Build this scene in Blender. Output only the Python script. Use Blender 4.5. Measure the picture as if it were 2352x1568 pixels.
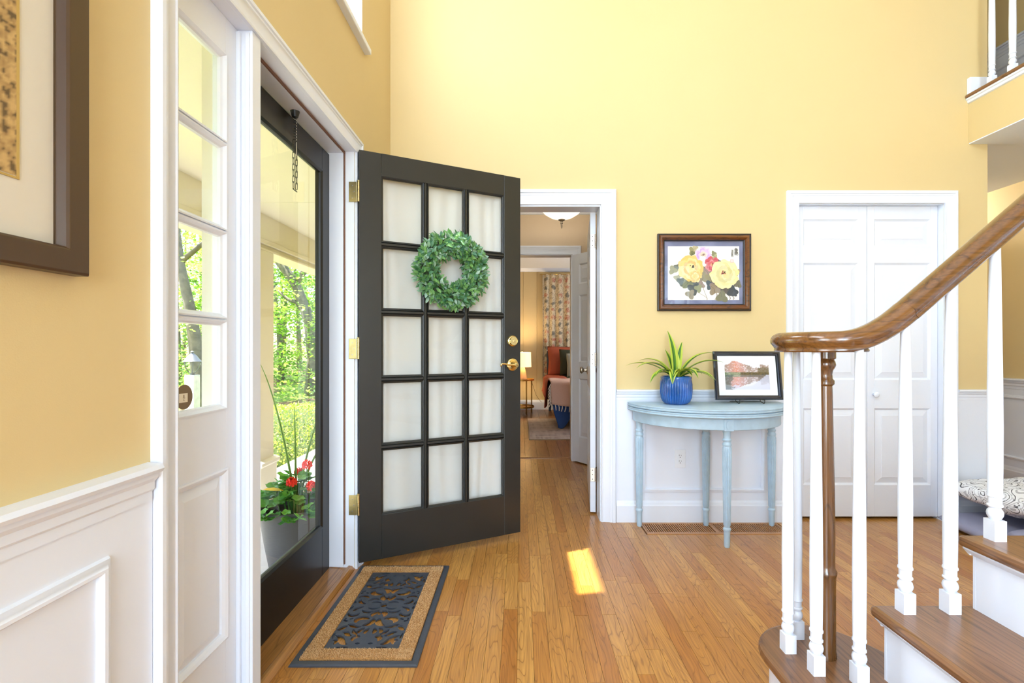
import bpy, bmesh, math, random
from mathutils import Vector, Matrix, noise as mnoise
R = math.radians
random.seed(7)
for o in list(bpy.data.objects): bpy.data.objects.remove(o, do_unlink=True)
scene = bpy.context.scene
COL = scene.collection

# ------------------------------------------------------------------ camera
FPX, CX, CY, H = 1130.0, 1195.0, 798.0, 1.11
cam = bpy.data.cameras.new('camera'); cam_o = bpy.data.objects.new('camera', cam); COL.objects.link(cam_o)
cam.sensor_width = 36.0; cam.lens = FPX / 2352 * 36
cam.shift_x = -(CX - 1176) / 2352; cam.shift_y = (CY - 784) / 2352
cam.clip_start = 0.02; cam.clip_end = 300
cam_o.location = (0, 0, H); cam_o.rotation_euler = (R(90), 0, 0)
scene.camera = cam_o

# ------------------------------------------------------------------ sky, sun, daylight fill lamps, exposure
world = bpy.data.worlds.new('sky'); scene.world = world; world.use_nodes = True
wn = world.node_tree.nodes; wl = world.node_tree.links
sky = wn.new('ShaderNodeTexSky'); sky.sky_type = 'NISHITA'; sky.sun_disc = False
sky.sun_elevation = R(62); sky.sun_rotation = R(-80); sky.air_density = 1.0; sky.dust_density = 2.0
wl.new(sky.outputs[0], wn['Background'].inputs[0]); wn['Background'].inputs[1].default_value = 0.8
sun = bpy.data.lights.new('sun', 'SUN'); sun.energy = 20.0; sun.angle = R(0.6); sun.color = (1.0, 0.95, 0.86)
sun_o = bpy.data.objects.new('sun', sun); COL.objects.link(sun_o)
SUN_DIR = Vector((1.14, 0.20, -2.92)).normalized()
sun_o.rotation_euler = SUN_DIR.to_track_quat('-Z', 'Y').to_euler()
def area(name, loc, aim, w, h, energy, color=(1, 1, 1)):
    l = bpy.data.lights.new(name, 'AREA'); l.shape = 'RECTANGLE'; l.size = w; l.size_y = h; l.energy = energy; l.color = color
    o = bpy.data.objects.new(name, l); COL.objects.link(o); o.location = loc
    o.rotation_euler = (Vector(aim) - Vector(loc)).to_track_quat('-Z', 'Z').to_euler()
    return o
# added fill lamps, set in unseen windows invented behind the photographer
DAY = (0.77, 0.90, 1.0)
area('window_daylight', (0.35, -3.42, 1.60), (0.35, 0, 1.60), 1.5, 2.3, 135, DAY)
area('window_daylight', (2.65, -3.42, 1.60), (2.65, 0, 1.60), 1.5, 2.3, 3, DAY)
area('window_daylight', (0.60, -3.42, 4.00), (0.60, 0, 4.00), 1.9, 1.5, 30, DAY)
area('window_daylight', (-0.90, -0.95, 1.65), (0, -0.95, 1.65), 1.5, 1.9, 86, DAY)  # added fill lamp in an invented left wall window
area('window_daylight', (-0.90, 0.2, 3.75), (1, 0.2, 3.55), 1.6, 1.4, 76, DAY)  # higher fill lamp, also added in an invented window
area('window_daylight', (-0.925, 2.285, 3.38), (0.6, 2.45, 2.4), 0.54, 1.2, 26, DAY)  # lamp adding to the daylight of the upper window over the door
area('window_daylight', (2.53, 7.3, 1.5), (0, 7.3, 1.3), 1.5, 1.4, 34, (0.95, 0.97, 1.0))   # added lamp for daylight from the bed's right, no window built
vs = scene.view_settings
vs.view_transform = 'Standard'; vs.look = 'None'; vs.exposure = 0.30; vs.gamma = 1.0; vs.use_curve_mapping = False
try: scene.cycles.max_bounces = 6; scene.cycles.diffuse_bounces = 4; scene.cycles.glossy_bounces = 3; scene.cycles.transparent_max_bounces = 12; scene.cycles.use_adaptive_sampling = True; scene.cycles.adaptive_threshold = 0.12; scene.cycles.adaptive_min_samples = 16; scene.cycles.caustics_reflective = False; scene.cycles.caustics_refractive = False; scene.cycles.light_sampling_threshold = 0.02; scene.cycles.sample_clamp_indirect = 6.0
except Exception: pass

# ------------------------------------------------------------------ helpers
def lin(c):
    c = c / 255.0
    return c / 12.92 if c <= 0.04045 else ((c + 0.055) / 1.055) ** 2.4
def rgb(r, g, b): return (lin(r), lin(g), lin(b), 1.0)
MATS = {}
def mat(name, col, rough=0.5, metal=0.0, bump=None, var=None, coat=0.0, sheen=0.0, attr=None, trans=0.0):
    """plain principled; bump=(scale,strength[,stretch]); var=(scale,amount) brightness mottling"""
    if name in MATS: return MATS[name]
    m = bpy.data.materials.new(name); m.use_nodes = True; MATS[name] = m
    n = m.node_tree.nodes; l = m.node_tree.links; b = n['Principled BSDF']
    b.inputs['Base Color'].default_value = col; b.inputs['Roughness'].default_value = rough; b.inputs['Metallic'].default_value = metal
    b.inputs['Coat Weight'].default_value = coat; b.inputs['Coat Roughness'].default_value = 0.12
    if sheen: b.inputs['Sheen Weight'].default_value = sheen
    tc = n.new('ShaderNodeTexCoord'); src = None
    if attr:
        a = n.new('ShaderNodeVertexColor'); a.layer_name = attr; src = a.outputs[0]
        l.new(src, b.inputs['Base Color'])
    if var:
        t = n.new('ShaderNodeTexNoise'); t.inputs['Scale'].default_value = var[0]; t.inputs['Detail'].default_value = 4
        l.new(tc.outputs['Object'], t.inputs['Vector'])
        mr = n.new('ShaderNodeMapRange'); mr.inputs[1].default_value = 0.3; mr.inputs[2].default_value = 0.7
        mr.inputs[3].default_value = 1 - var[1]; mr.inputs[4].default_value = 1 + var[1]
        l.new(t.outputs[0], mr.inputs[0])
        mx = n.new('ShaderNodeMix'); mx.data_type = 'RGBA'; mx.blend_type = 'MULTIPLY'; mx.inputs[0].default_value = 1
        if src: l.new(src, mx.inputs[6])
        else: mx.inputs[6].default_value = col
        l.new(mr.outputs[0], mx.inputs[7]); l.new(mx.outputs[2], b.inputs['Base Color'])
    if bump:
        mp = n.new('ShaderNodeMapping'); mp.inputs['Scale'].default_value = bump[2] if len(bump) > 2 else (1, 1, 1)
        l.new(tc.outputs['Object'], mp.inputs[0])
        t = n.new('ShaderNodeTexNoise'); t.inputs['Scale'].default_value = bump[0]; t.inputs['Detail'].default_value = 3
        l.new(mp.outputs[0], t.inputs['Vector'])
        bp = n.new('ShaderNodeBump'); bp.inputs['Strength'].default_value = bump[1]; bp.inputs['Distance'].default_value = 0.002
        l.new(t.outputs[0], bp.inputs['Height']); l.new(bp.outputs[0], b.inputs['Normal'])
    if trans:
        tr = n.new('ShaderNodeBsdfTranslucent'); ms = n.new('ShaderNodeMixShader'); ms.inputs[0].default_value = trans
        cs = b.inputs['Base Color']
        if cs.is_linked: l.new(cs.links[0].from_socket, tr.inputs[0])
        else: tr.inputs[0].default_value = col
        l.new(b.outputs[0], ms.inputs[1]); l.new(tr.outputs[0], ms.inputs[2]); l.new(ms.outputs[0], n['Material Output'].inputs[0])
    return m
def emit(name, col, strength):
    m = bpy.data.materials.new(name); m.use_nodes = True; b = m.node_tree.nodes['Principled BSDF']
    b.inputs['Base Color'].default_value = col; b.inputs['Emission Color'].default_value = col; b.inputs['Emission Strength'].default_value = strength
    return m
def glass_mat(name, tint=(1, 1, 1, 1), ior=1.45, boost=1.0):
    m = bpy.data.materials.new(name); m.use_nodes = True; n = m.node_tree.nodes; l = m.node_tree.links
    n.remove(n['Principled BSDF'])
    t = n.new('ShaderNodeBsdfTransparent'); t.inputs[0].default_value = tint
    g = n.new('ShaderNodeBsdfGlossy'); g.inputs['Roughness'].default_value = 0.02
    f = n.new('ShaderNodeFresnel'); f.inputs[0].default_value = ior
    mu = n.new('ShaderNodeMath'); mu.operation = 'MULTIPLY'; mu.inputs[1].default_value = boost; l.new(f.outputs[0], mu.inputs[0])
    ge = n.new('ShaderNodeNewGeometry'); iv = n.new('ShaderNodeMath'); iv.operation = 'SUBTRACT'; iv.inputs[0].default_value = 1.0; l.new(ge.outputs['Backfacing'], iv.inputs[1])
    m0 = mu; mu = n.new('ShaderNodeMath'); mu.operation = 'MULTIPLY'; l.new(m0.outputs[0], mu.inputs[0]); l.new(iv.outputs[0], mu.inputs[1])
    mx = n.new('ShaderNodeMixShader'); l.new(mu.outputs[0], mx.inputs[0]); l.new(t.outputs[0], mx.inputs[1]); l.new(g.outputs[0], mx.inputs[2])
    l.new(mx.outputs[0], n['Material Output'].inputs[0])
    return m
def wood_mat(name, c_light, c_dark, c_line, axis=1, rough=0.3, scale=1.0, contour=9.0, coat=0.3, line=0.75, along=0.10, var=0.35):
    """oak-like grain: contour lines of stretched noise plus pores; per-object random shade"""
    m = bpy.data.materials.new(name); m.use_nodes = True; n = m.node_tree.nodes; l = m.node_tree.links; b = n['Principled BSDF']
    tc = n.new('ShaderNodeTexCoord'); oi = n.new('ShaderNodeObjectInfo')
    sc = [1.0, 1.0, 1.0]; sc[axis] = along
    mp = n.new('ShaderNodeMapping'); mp.inputs['Scale'].default_value = [s * scale for s in sc]
    l.new(tc.outputs['Object'], mp.inputs[0])
    cb = n.new('ShaderNodeCombineXYZ'); mm = n.new('ShaderNodeMath'); mm.operation = 'MULTIPLY'; mm.inputs[1].default_value = 61.7
    l.new(oi.outputs['Random'], mm.inputs[0]); l.new(mm.outputs[0], cb.inputs[0]); l.new(mm.outputs[0], cb.inputs[1]); l.new(mm.outputs[0], cb.inputs[2])
    ad = n.new('ShaderNodeVectorMath'); ad.operation = 'ADD'; l.new(mp.outputs[0], ad.inputs[0]); l.new(cb.outputs[0], ad.inputs[1])
    t = n.new('ShaderNodeTexNoise'); t.inputs['Scale'].default_value = 11.0; t.inputs['Detail'].default_value = 1.2; t.inputs['Roughness'].default_value = 0.45
    l.new(ad.outputs[0], t.inputs['Vector'])
    k = n.new('ShaderNodeMath'); k.operation = 'MULTIPLY'; k.inputs[1].default_value = contour; l.new(t.outputs[0], k.inputs[0])
    fr = n.new('ShaderNodeMath'); fr.operation = 'FRACT'; l.new(k.outputs[0], fr.inputs[0])
    cr = n.new('ShaderNodeValToRGB'); e = cr.color_ramp.elements
    e[0].position = 0.0; e[0].color = (line, line, line, 1); e[1].position = 0.11; e[1].color = (0.22 * line,) * 3 + (1,)
    a = cr.color_ramp.elements.new(0.55); a.color = (0, 0, 0, 1); a = cr.color_ramp.elements.new(0.93); a.color = (0.10, 0.10, 0.10, 1)
    a = cr.color_ramp.elements.new(1.0); a.color = (line, line, line, 1)
    l.new(fr.outputs[0], cr.inputs[0])
    sp = [170.0, 170.0, 170.0]; sp[axis] = 5.0
    mp2 = n.new('ShaderNodeMapping'); mp2.inputs['Scale'].default_value = sp; l.new(ad.outputs[0], mp2.inputs[0]) if False else l.new(tc.outputs['Object'], mp2.inputs[0])
    ad2 = n.new('ShaderNodeVectorMath'); ad2.operation = 'ADD'; l.new(mp2.outputs[0], ad2.inputs[0]); l.new(cb.outputs[0], ad2.inputs[1])
    t2 = n.new('ShaderNodeTexNoise'); t2.inputs['Scale'].default_value = 1.0; t2.inputs['Detail'].default_value = 2; l.new(ad2.outputs[0], t2.inputs['Vector'])
    mr2 = n.new('ShaderNodeMapRange'); mr2.inputs[1].default_value = 0.35; mr2.inputs[2].default_value = 0.75; mr2.inputs[3].default_value = 0.0; mr2.inputs[4].default_value = 0.52
    l.new(t2.outputs[0], mr2.inputs[0])
    wv = n.new('ShaderNodeMath'); wv.operation = 'MULTIPLY'; wv.inputs[1].default_value = 7.31; l.new(oi.outputs['Random'], wv.inputs[0])
    wf = n.new('ShaderNodeMath'); wf.operation = 'FRACT'; l.new(wv.outputs[0], wf.inputs[0])
    base = n.new('ShaderNodeMix'); base.data_type = 'RGBA'; base.inputs[6].default_value = c_light; base.inputs[7].default_value = c_dark
    mrb = n.new('ShaderNodeMapRange'); mrb.inputs[3].default_value = 0.5 - var * 1.4; mrb.inputs[4].default_value = 0.5 + var * 1.4; l.new(wf.outputs[0], mrb.inputs[0])
    l.new(mrb.outputs[0], base.inputs[0])
    m1 = n.new('ShaderNodeMix'); m1.data_type = 'RGBA'; l.new(mr2.outputs[0], m1.inputs[0]); l.new(base.outputs[2], m1.inputs[6]); m1.inputs[7].default_value = c_line
    m2 = n.new('ShaderNodeMix'); m2.data_type = 'RGBA'; l.new(cr.outputs[0], m2.inputs[0]); l.new(m1.outputs[2], m2.inputs[6]); m2.inputs[7].default_value = c_line
    l.new(m2.outputs[2], b.inputs['Base Color'])
    b.inputs['Roughness'].default_value = rough; b.inputs['Coat Weight'].default_value = coat; b.inputs['Coat Roughness'].default_value = 0.15
    bp = n.new('ShaderNodeBump'); bp.inputs['Strength'].default_value = 0.15; bp.inputs['Distance'].default_value = 0.001; bp.invert = True
    l.new(cr.outputs[0], bp.inputs['Height']); l.new(bp.outputs[0], b.inputs['Normal'])
    return m

def link(o, parent=None):
    COL.objects.link(o)
    if parent is not None: o.parent = parent
    return o
def tag(o, label=None, cat=None, group=None, kind=None):
    if label: o['label'] = label
    if cat: o['category'] = cat
    if group: o['group'] = group
    if kind: o['kind'] = kind
    return o
def empty(name, loc=(0, 0, 0), rz=0.0, label=None, cat=None, group=None, kind=None):
    o = bpy.data.objects.new(name, None); o.empty_display_size = 0.1; COL.objects.link(o)
    o.location = loc; o.rotation_euler = (0, 0, rz)
    return tag(o, label, cat, group, kind)
class MB:
    def __init__(s): s.v = []; s.f = []; s.c = []
    def quad(s, a, b, c, d, col=None):
        i = len(s.v); s.v += [a, b, c, d]; s.f.append((i, i + 1, i + 2, i + 3)); s.c.append(col); return s
    def poly(s, pts, col=None):
        i = len(s.v); s.v += list(pts); s.f.append(tuple(range(i, i + len(pts)))); s.c.append(col); return s
    def box(s, x0, x1, y0, y1, z0, z1, col=None):
        if x1 < x0: x0, x1 = x1, x0
        if y1 < y0: y0, y1 = y1, y0
        if z1 < z0: z0, z1 = z1, z0
        i = len(s.v)
        s.v += [(x0, y0, z0), (x1, y0, z0), (x1, y1, z0), (x0, y1, z0), (x0, y0, z1), (x1, y0, z1), (x1, y1, z1), (x0, y1, z1)]
        for f in ((0, 3, 2, 1), (4, 5, 6, 7), (0, 1, 5, 4), (1, 2, 6, 5), (2, 3, 7, 6), (3, 0, 4, 7)):
            s.f.append(tuple(i + k for k in f)); s.c.append(col)
        return s
    def rings(s, rings, closed=True, cap=True, col=None, loop=False):
        n = len(rings[0]); base = len(s.v)
        for r in rings: s.v += [tuple(p) for p in r]
        m = len(rings)
        for k in range(m if loop else m - 1):
            for j in range(n if closed else n - 1):
                a = base + k * n + j; b = base + k * n + (j + 1) % n
                c = base + ((k + 1) % m) * n + (j + 1) % n; d = base + ((k + 1) % m) * n + j
                s.f.append((a, b, c, d)); s.c.append(col)
        if cap and not loop and closed:
            s.f.append(tuple(base + j for j in reversed(range(n)))); s.c.append(col)
            s.f.append(tuple(base + (m - 1) * n + j for j in range(n))); s.c.append(col)
        return s
    def lathe(s, prof, center=(0, 0, 0), seg=24, flute=None, axis='z', col=None):
        """prof [(r,h)]; flute(h)->(n,amp)"""
        rs = []
        for r, h in prof:
            ring = []
            for j in range(seg):
                a = 2 * math.pi * j / seg; rr = r
                if flute:
                    fl = flute(h)
                    if fl: rr = r * (1 + fl[1] * (abs(math.cos(fl[0] * a / 2)) - 0.6))
                x, y = rr * math.cos(a), rr * math.sin(a)
                if axis == 'z': p = (center[0] + x, center[1] + y, center[2] + h)
                elif axis == 'y': p = (center[0] + x, center[1] + h, center[2] + y)
                else: p = (center[0] + h, center[1] + x, center[2] + y)
                ring.append(p)
            rs.append(ring)
        return s.rings(rs, col=col)
    def tube(s, pts, rad, seg=8, col=None):
        pts = [Vector(p) for p in pts]; n = len(pts); rs = []
        up = Vector((0, 0, 1)); prev = None
        for i, p in enumerate(pts):
            t = (pts[min(i + 1, n - 1)] - pts[max(i - 1, 0)]).normalized()
            if prev is None:
                u = t.cross(up); u = u if u.length > 1e-3 else t.cross(Vector((1, 0, 0)))
            else: u = prev - t * prev.dot(t)
            u.normalize(); prev = u; w = t.cross(u)
            r = rad[i] if isinstance(rad, (list, tuple)) else rad
            rs.append([p + (u * math.cos(2 * math.pi * j / seg) + w * math.sin(2 * math.pi * j / seg)) * r for j in range(seg)])
        return s.rings(rs, col=col)
    def sweep2d(s, prof, path, mp, closed=False):
        """profile [(u,d)] (u = outwards left of the path in its plane, d = depth) along 2-d path with mitres; mp(a,b,d)->xyz"""
        P = [Vector(p) for p in path]; n = len(P); rs = []
        for i in range(n):
            if closed: p0, p1, p2 = P[i - 1], P[i], P[(i + 1) % n]
            else: p0, p1, p2 = P[max(i - 1, 0)], P[i], P[min(i + 1, n - 1)]
            d1 = (p1 - p0); d2 = (p2 - p1)
            d1 = d1.normalized() if d1.length > 1e-9 else d2.normalized(); d2 = d2.normalized() if d2.length > 1e-9 else d1
            n1 = Vector((-d1.y, d1.x)); n2 = Vector((-d2.y, d2.x)); b = (n1 + n2)
            b = b / max(b.dot(n1), 0.2)
            rs.append([mp(p1.x + b.x * u, p1.y + b.y * u, d) for u, d in prof])
        return s.rings(rs, closed=True, cap=not closed, loop=closed)
    def extrude(s, prof, mp, a0, a1):
        """profile [(d,z)] extruded along a"""
        return s.rings([[mp(a0, z, d) for d, z in prof], [mp(a1, z, d) for d, z in prof]])
    def build(s, name, m=None, parent=None, smooth=False, bevel=0.0, recalc=True, data_only=False, angle=None):
        me = bpy.data.meshes.new(name); me.from_pydata([tuple(v) for v in s.v], [], s.f); me.update()
        if any(c is not None for c in s.c):
            at = me.color_attributes.new('Col', 'FLOAT_COLOR', 'CORNER'); k = 0
            for pi, p in enumerate(me.polygons):
                c = s.c[pi] or (1, 1, 1, 1)
                for q in range(p.loop_total):
                    cc = c[q] if isinstance(c[0], (tuple, list)) else c
                    at.data[p.loop_start + q].color = cc
        if recalc:
            bm = bmesh.new(); bm.from_mesh(me)
            bmesh.ops.recalc_face_normals(bm, faces=bm.faces); bm.to_mesh(me); bm.free()
        if smooth:
            me.polygons.foreach_set('use_smooth', [True] * len(me.polygons))
            if angle is not None:
                try: me.set_sharp_from_angle(angle=R(angle))
                except Exception: pass
        if m is not None: me.materials.append(m)
        if data_only: return me
        o = bpy.data.objects.new(name, me); link(o, parent)
        if bevel:
            b = o.modifiers.new('bevel', 'BEVEL'); b.width = bevel; b.segments = 2; b.limit_method = 'ANGLE'; b.angle_limit = R(40)
        return o
def copy_tree(o, parent=None):
    c = o.copy(); COL.objects.link(c); c.parent = parent
    for ch in o.children: copy_tree(ch, c)
    return c
def inst(name, me, parent=None, loc=(0, 0, 0), rot=(0, 0, 0), sc=1.0, matrix=None):
    o = bpy.data.objects.new(name, me); link(o, parent)
    if matrix is not None: o.matrix_local = matrix
    else:
        o.location = loc; o.rotation_euler = rot; o.scale = (sc, sc, sc) if not isinstance(sc, tuple) else sc
    return o
def struct(o, label=None): return tag(o, label, None, None, 'structure')
def bez(p0, p1, p2, p3, n=12):
    out = []
    for i in range(n + 1):
        t = i / n; a = (1 - t)
        out.append(tuple(a**3 * q0 + 3 * a * a * t * q1 + 3 * a * t * t * q2 + t**3 * q3 for q0, q1, q2, q3 in zip(p0, p1, p2, p3)))
    return out

# ------------------------------------------------------------------ materials
def wall_paint(name, col):
    return mat(name, col, 0.62, bump=(420, 0.10, (1, 1, 1)), var=(1.3, 0.02))
M_yel = wall_paint('yellow_wall_paint', rgb(219, 195, 142))
M_white = mat('white_trim_paint', rgb(230, 235, 246), 0.33, bump=(30, 0.05), var=(3, 0.012))
M_door_white = mat('white_door_paint', rgb(230, 235, 246), 0.36, bump=(60, 0.05, (4, 4, 0.3)))
M_cream = mat('cream_exterior_paint', rgb(224, 220, 210), 0.6, bump=(60, 0.1))
M_ceil = mat('ceiling_texture_paint', rgb(234, 239, 248), 0.8, bump=(55, 0.6))
M_taupe = wall_paint('taupe_wall_paint', rgb(204, 184, 156))
M_tan = wall_paint('tan_panel_paint', rgb(214, 190, 140))
M_black = mat('black_door_paint', rgb(38, 38, 36), 0.34, bump=(45, 0.10, (1, 1, 0.15)), var=(6, 0.08))
M_black_metal = mat('black_metal_paint', rgb(16, 16, 16), 0.35)
M_brass = mat('polished_brass', rgb(232, 206, 140), 0.16, 1.0)
M_brass_old = mat('aged_brass', rgb(205, 185, 130), 0.30, 1.0, var=(40, 0.15))
M_nickel = mat('brushed_nickel', rgb(190, 180, 165), 0.28, 1.0)
M_glass = glass_mat('clear_glass', (0.97, 0.985, 0.975, 1), 1.45, 0.9)
M_frame_glass = glass_mat('picture_glass', (1, 1, 1, 1), 1.5, 1.0)
M_oak = wood_mat('oak_floor', rgb(212, 156, 80), rgb(184, 120, 50), rgb(124, 74, 30), 1, 0.30, 1.35, 17.0, 0.25, 0.66, 0.13, 0.42)
M_oak_sub = mat('dark_subfloor', rgb(88, 52, 26), 0.7)
M_sill = wood_mat('oak_sill', rgb(184, 128, 66), rgb(152, 98, 46), rgb(92, 54, 22), 1, 0.3, 1.5, 9, 0.4, 0.5, 0.05)
M_tread = wood_mat('stained_oak_tread', rgb(150, 106, 68), rgb(132, 90, 56), rgb(74, 46, 26), 1, 0.32, 1.1, 10, 0.25, 0.7, 0.09)
M_rail = wood_mat('stained_oak_rail', rgb(124, 80, 36), rgb(98, 62, 28), rgb(48, 28, 12), 0, 0.22, 1.4, 5, 0.6, 0.55, 0.12)
M_newel = wood_mat('stained_oak_newel', rgb(120, 78, 36), rgb(100, 64, 30), rgb(48, 28, 12), 2, 0.22, 1.4, 5, 0.6, 0.55, 0.12)
M_blue = mat('pale_blue_table_paint', rgb(176, 200, 218), 0.42, bump=(50, 0.12, (1, 1, 0.2)), var=(22, 0.06))
M_col = mat('printed_colour', (1, 1, 1, 1), 0.7, attr='Col')

# ------------------------------------------------------------------ setting: shell
XL, YB = -0.83, 3.143
XC = 2.985          # right end of the back wall
XR = 3.96           # far right wall
YR = -3.5           # wall behind the photographer
ZT = 5.2
OY0, OY1, OZ = 1.178, 2.462, 2.105      # entry unit opening in the left wall
WY0, WY1, WZ0, WZ1 = 1.985, 2.585, 2.70, 4.05   # upper window opening
mL = lambda a, z, d: (XL + d, a, z)
mBk = lambda a, z, d: (a, YB - d, z)
T = 0.14
def boxes_minus(ax0, ax1, z0, z1, holes, emitbox):
    """split a wall rectangle around rectangular holes"""
    xs = sorted(set([ax0, ax1] + [h[0] for h in holes] + [h[1] for h in holes])); zs = sorted(set([z0, z1] + [h[2] for h in holes] + [h[3] for h in holes]))
    for i in range(len(xs) - 1):
        run = None
        for j in range(len(zs) - 1):
            cx, cz = (xs[i] + xs[i + 1]) / 2, (zs[j] + zs[j + 1]) / 2
            inside = any(h[0] < cx < h[1] and h[2] < cz < h[3] for h in holes)
            if not inside:
                if run is None: run = [zs[j], zs[j + 1]]
                else: run[1] = zs[j + 1]
            if inside or j == len(zs) - 2:
                if run: emitbox(xs[i], xs[i + 1], run[0], run[1]); run = None
wb = MB()
boxes_minus(YR, YB + T, -0.3, ZT, [(OY0, OY1, -0.31, OZ), (WY0, WY1, WZ0, WZ1), (-1.7, -0.2, 0.7, 2.6), (-0.6, 1.0, 3.1, 4.5)], lambda a, b, c, d: wb.box(XL - T, XL, a, b, c, d))
struct(wb.build('wall_left', M_yel), 'yellow painted wall that holds the front entry')
DX0, DX1, DZ = -0.285, 0.515, 2.022     # hall doorway
CX0, CX1, CZ = 1.775, 2.705, 2.03       # closet
wb = MB()
boxes_minus(XL, XC, 0, ZT, [(DX0, DX1, -0.1, DZ), (CX0, CX1, -0.1, CZ)], lambda a, b, c, d: wb.box(a, b, YB, YB + 0.13, c, d))
struct(wb.build('wall_back', M_yel), 'tall yellow wall behind the open front door')
wb = MB().box(XR, XR + T, YR, 6.6, 0, ZT); struct(wb.build('wall_right', M_yel), 'yellow wall of the passage beyond the staircase')
wb = MB()
boxes_minus(XL, XR, 0, ZT, [(-0.4, 1.1, 0.45, 2.75), (1.9, 3.4, 0.45, 2.75), (-0.4, 1.6, 3.25, 4.75)], lambda a, b, c, d: wb.box(a, b, YR - T, YR, c, d))
struct(wb.build('wall_rear', M_yel), 'yellow wall with tall windows behind the viewer')
struct(MB().box(XL - T, XR + T, YR - T, 6.6, ZT, ZT + 0.12).build('ceiling', M_ceil), 'white ceiling high above the two-storey hall')
struct(MB().box(XC - 0.13, XC, YB + 0.13, 6.5, 0, ZT).build('wall_passage_side', M_yel), 'yellow side wall of the passage')
struct(MB().box(XC - 0.13, XR + T, 6.5, 6.6, 0, ZT).build('wall_passage_end', M_yel), 'yellow end wall of the passage')
# hall, bedroom shells
HY0, HY1 = YB + 0.13, 4.82
BX0, BX1, BY0, BY1 = -1.7, 2.6, HY1 + 0.13, 8.85
wb = MB().box(-1.3, -1.2, HY0, HY1, 0, 2.6); struct(wb.build('wall_hall_left', M_taupe), 'taupe end wall of the small hall')
wb = MB().box(1.5, 1.6, HY0, HY1, 0, 2.6); struct(wb.build('wall_hall_right', M_taupe), 'taupe side wall of the small hall')
wb = MB(); boxes_minus(BX0, BX1, 0, 2.6, [(DX0, 0.51, -0.1, 2.03)], lambda a, b, c, d: wb.box(a, b, HY1, BY0, c, d))
struct(wb.build('wall_hall_back', M_taupe), 'taupe wall with the bedroom doorway')
struct(MB().box(-1.3, 1.6, YB + 0.005, HY1, 2.47, 2.6).build('ceiling_hall', M_ceil), 'ceiling of the small hall')
struct(MB().box(BX0, BX1, BY0, BY1, 2.53, 2.63).build('ceiling_bedroom', M_ceil), 'ceiling of the bedroom')
bw = struct(MB().box(BX0, BX1, BY1, BY1 + 0.1, 0, 2.6).build('wall_bedroom_back', M_tan), 'tan panelled wall of the bedroom')
for k in range(17):
    MB().box(BX0 + 0.25 * k + 0.004, BX0 + 0.25 * (k + 1) - 0.004, BY1 - 0.008, BY1, 0, 2.53).build('wall_panel', M_tan, bw, bevel=0.003)
struct(MB().box(BX0 - 0.1, BX0, BY0, BY1, 0, 2.6).build('wall_bedroom_left', M_tan), 'tan left wall of the bedroom')
struct(MB().box(BX1, BX1 + 0.1, BY0, BY1, 0, 2.6).build('wall_bedroom_right', M_tan), 'tan right wall of the bedroom')
# closet box
struct(MB().box(CX0 - 0.1, CX0, HY0, 3.9, 0, 2.2).box(CX1, CX1 + 0.1, HY0, 3.9, 0, 2.2).box(CX0, CX1, 3.8, 3.9, 0, 2.2).box(CX0, CX1, HY0, 3.8, 2.1, 2.2).build('wall_closet', M_taupe), 'inside walls of the closet')

# ------------------------------------------------------------------ floor with oak strips
PW = 0.0585
fl = struct(MB().box(XL - 0.0, XR, YR, 6.5, -0.12, -0.014).box(BX0, XC, HY0, BY1, -0.12, -0.0141).build('floor', M_oak_sub), 'strip oak floor in warm honey brown')
rnd = random.Random(11)
g = 0.0005
REG = (0.755, 1.615, 2.925, 3.105)     # floor register cut-out
def plank(x0, x1, y0, y1, mb=None):
    if mb is not None: mb.box(x0 + g, x1 - g, y0 + g, y1 - g, -0.014, rnd.uniform(-0.0002, 0.0)); return
    b = MB(); cx, cy = (x0 + x1) / 2, (y0 + y1) / 2
    w, L = (x1 - x0) / 2 - g, (y1 - y0) / 2 - g; z = rnd.uniform(-0.0003, 0)
    b.box(-w, w, -L, L, -0.014, z)
    o = b.build('plank', M_oak, fl, recalc=False); o.location = (cx, cy, 0)
far_mb = MB(); nplank = 0
ncol = int((XR - XL) / PW) + 1
for i in range(ncol):
    x0 = XL + i * PW; x1 = min(x0 + PW, XR)
    if x1 - x0 < 0.01: continue
    y = -0.9 + rnd.uniform(0, 0.6)
    segs = []
    while y < 6.5:
        L = rnd.choice((0.32, 0.45, 0.6, 0.75, 0.9, 1.1, 1.3)) * rnd.uniform(0.85, 1.15)
        segs.append((y, min(y + L, 6.5))); y += L
    for (a, b) in segs:
        pieces = [(a, b)]
        if x1 > REG[0] and x0 < REG[1]:
            out = []
            for (p, q) in pieces:
                if q <= REG[2] or p >= REG[3]: out.append((p, q))
                else:
                    if p < REG[2] - 0.03: out.append((p, REG[2]))
                    if q > REG[3] + 0.03: out.append((REG[3], q))
            pieces = out
        for (p, q) in pieces:
            if p > YB + 0.03 and not (x1 > -0.45 and x0 < 0.75 and p < BY0 - 0.01) and not (x0 > XC): continue
            if x0 < XC and p < BY0 < q: q = BY0
            if p >= BY0 and x0 < XC: continue
            # frustum test for what the photograph shows
            vis = q > 1.62 and (x1 > -0.83) and x0 < min(3.96, 1.03 * q + 0.05) and nplank < 300
            if q > 3.2 and not (-0.1 < x0 < 0.66 or x0 > 2.98): vis = False
            if x0 < -0.1 and q > 3.143 and p > 2.9: vis = False
            if x0 > 2.98 and p > 4.6: vis = False
            if x0 > 1.25 and q < 1.9: vis = False
            if vis: plank(x0, x1, p, q); nplank += 1
            else: plank(x0, x1, p, q, far_mb)
for i in range(int((XR - XL) / PW)):   # strips behind the viewer and the rest of the floor
    plank(XL + i * PW, XL + (i + 1) * PW, YR, -0.85, far_mb)
tag(far_mb.build('plank_field', M_oak, fl, recalc=False), kind='stuff')
bedpl = MB()
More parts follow.
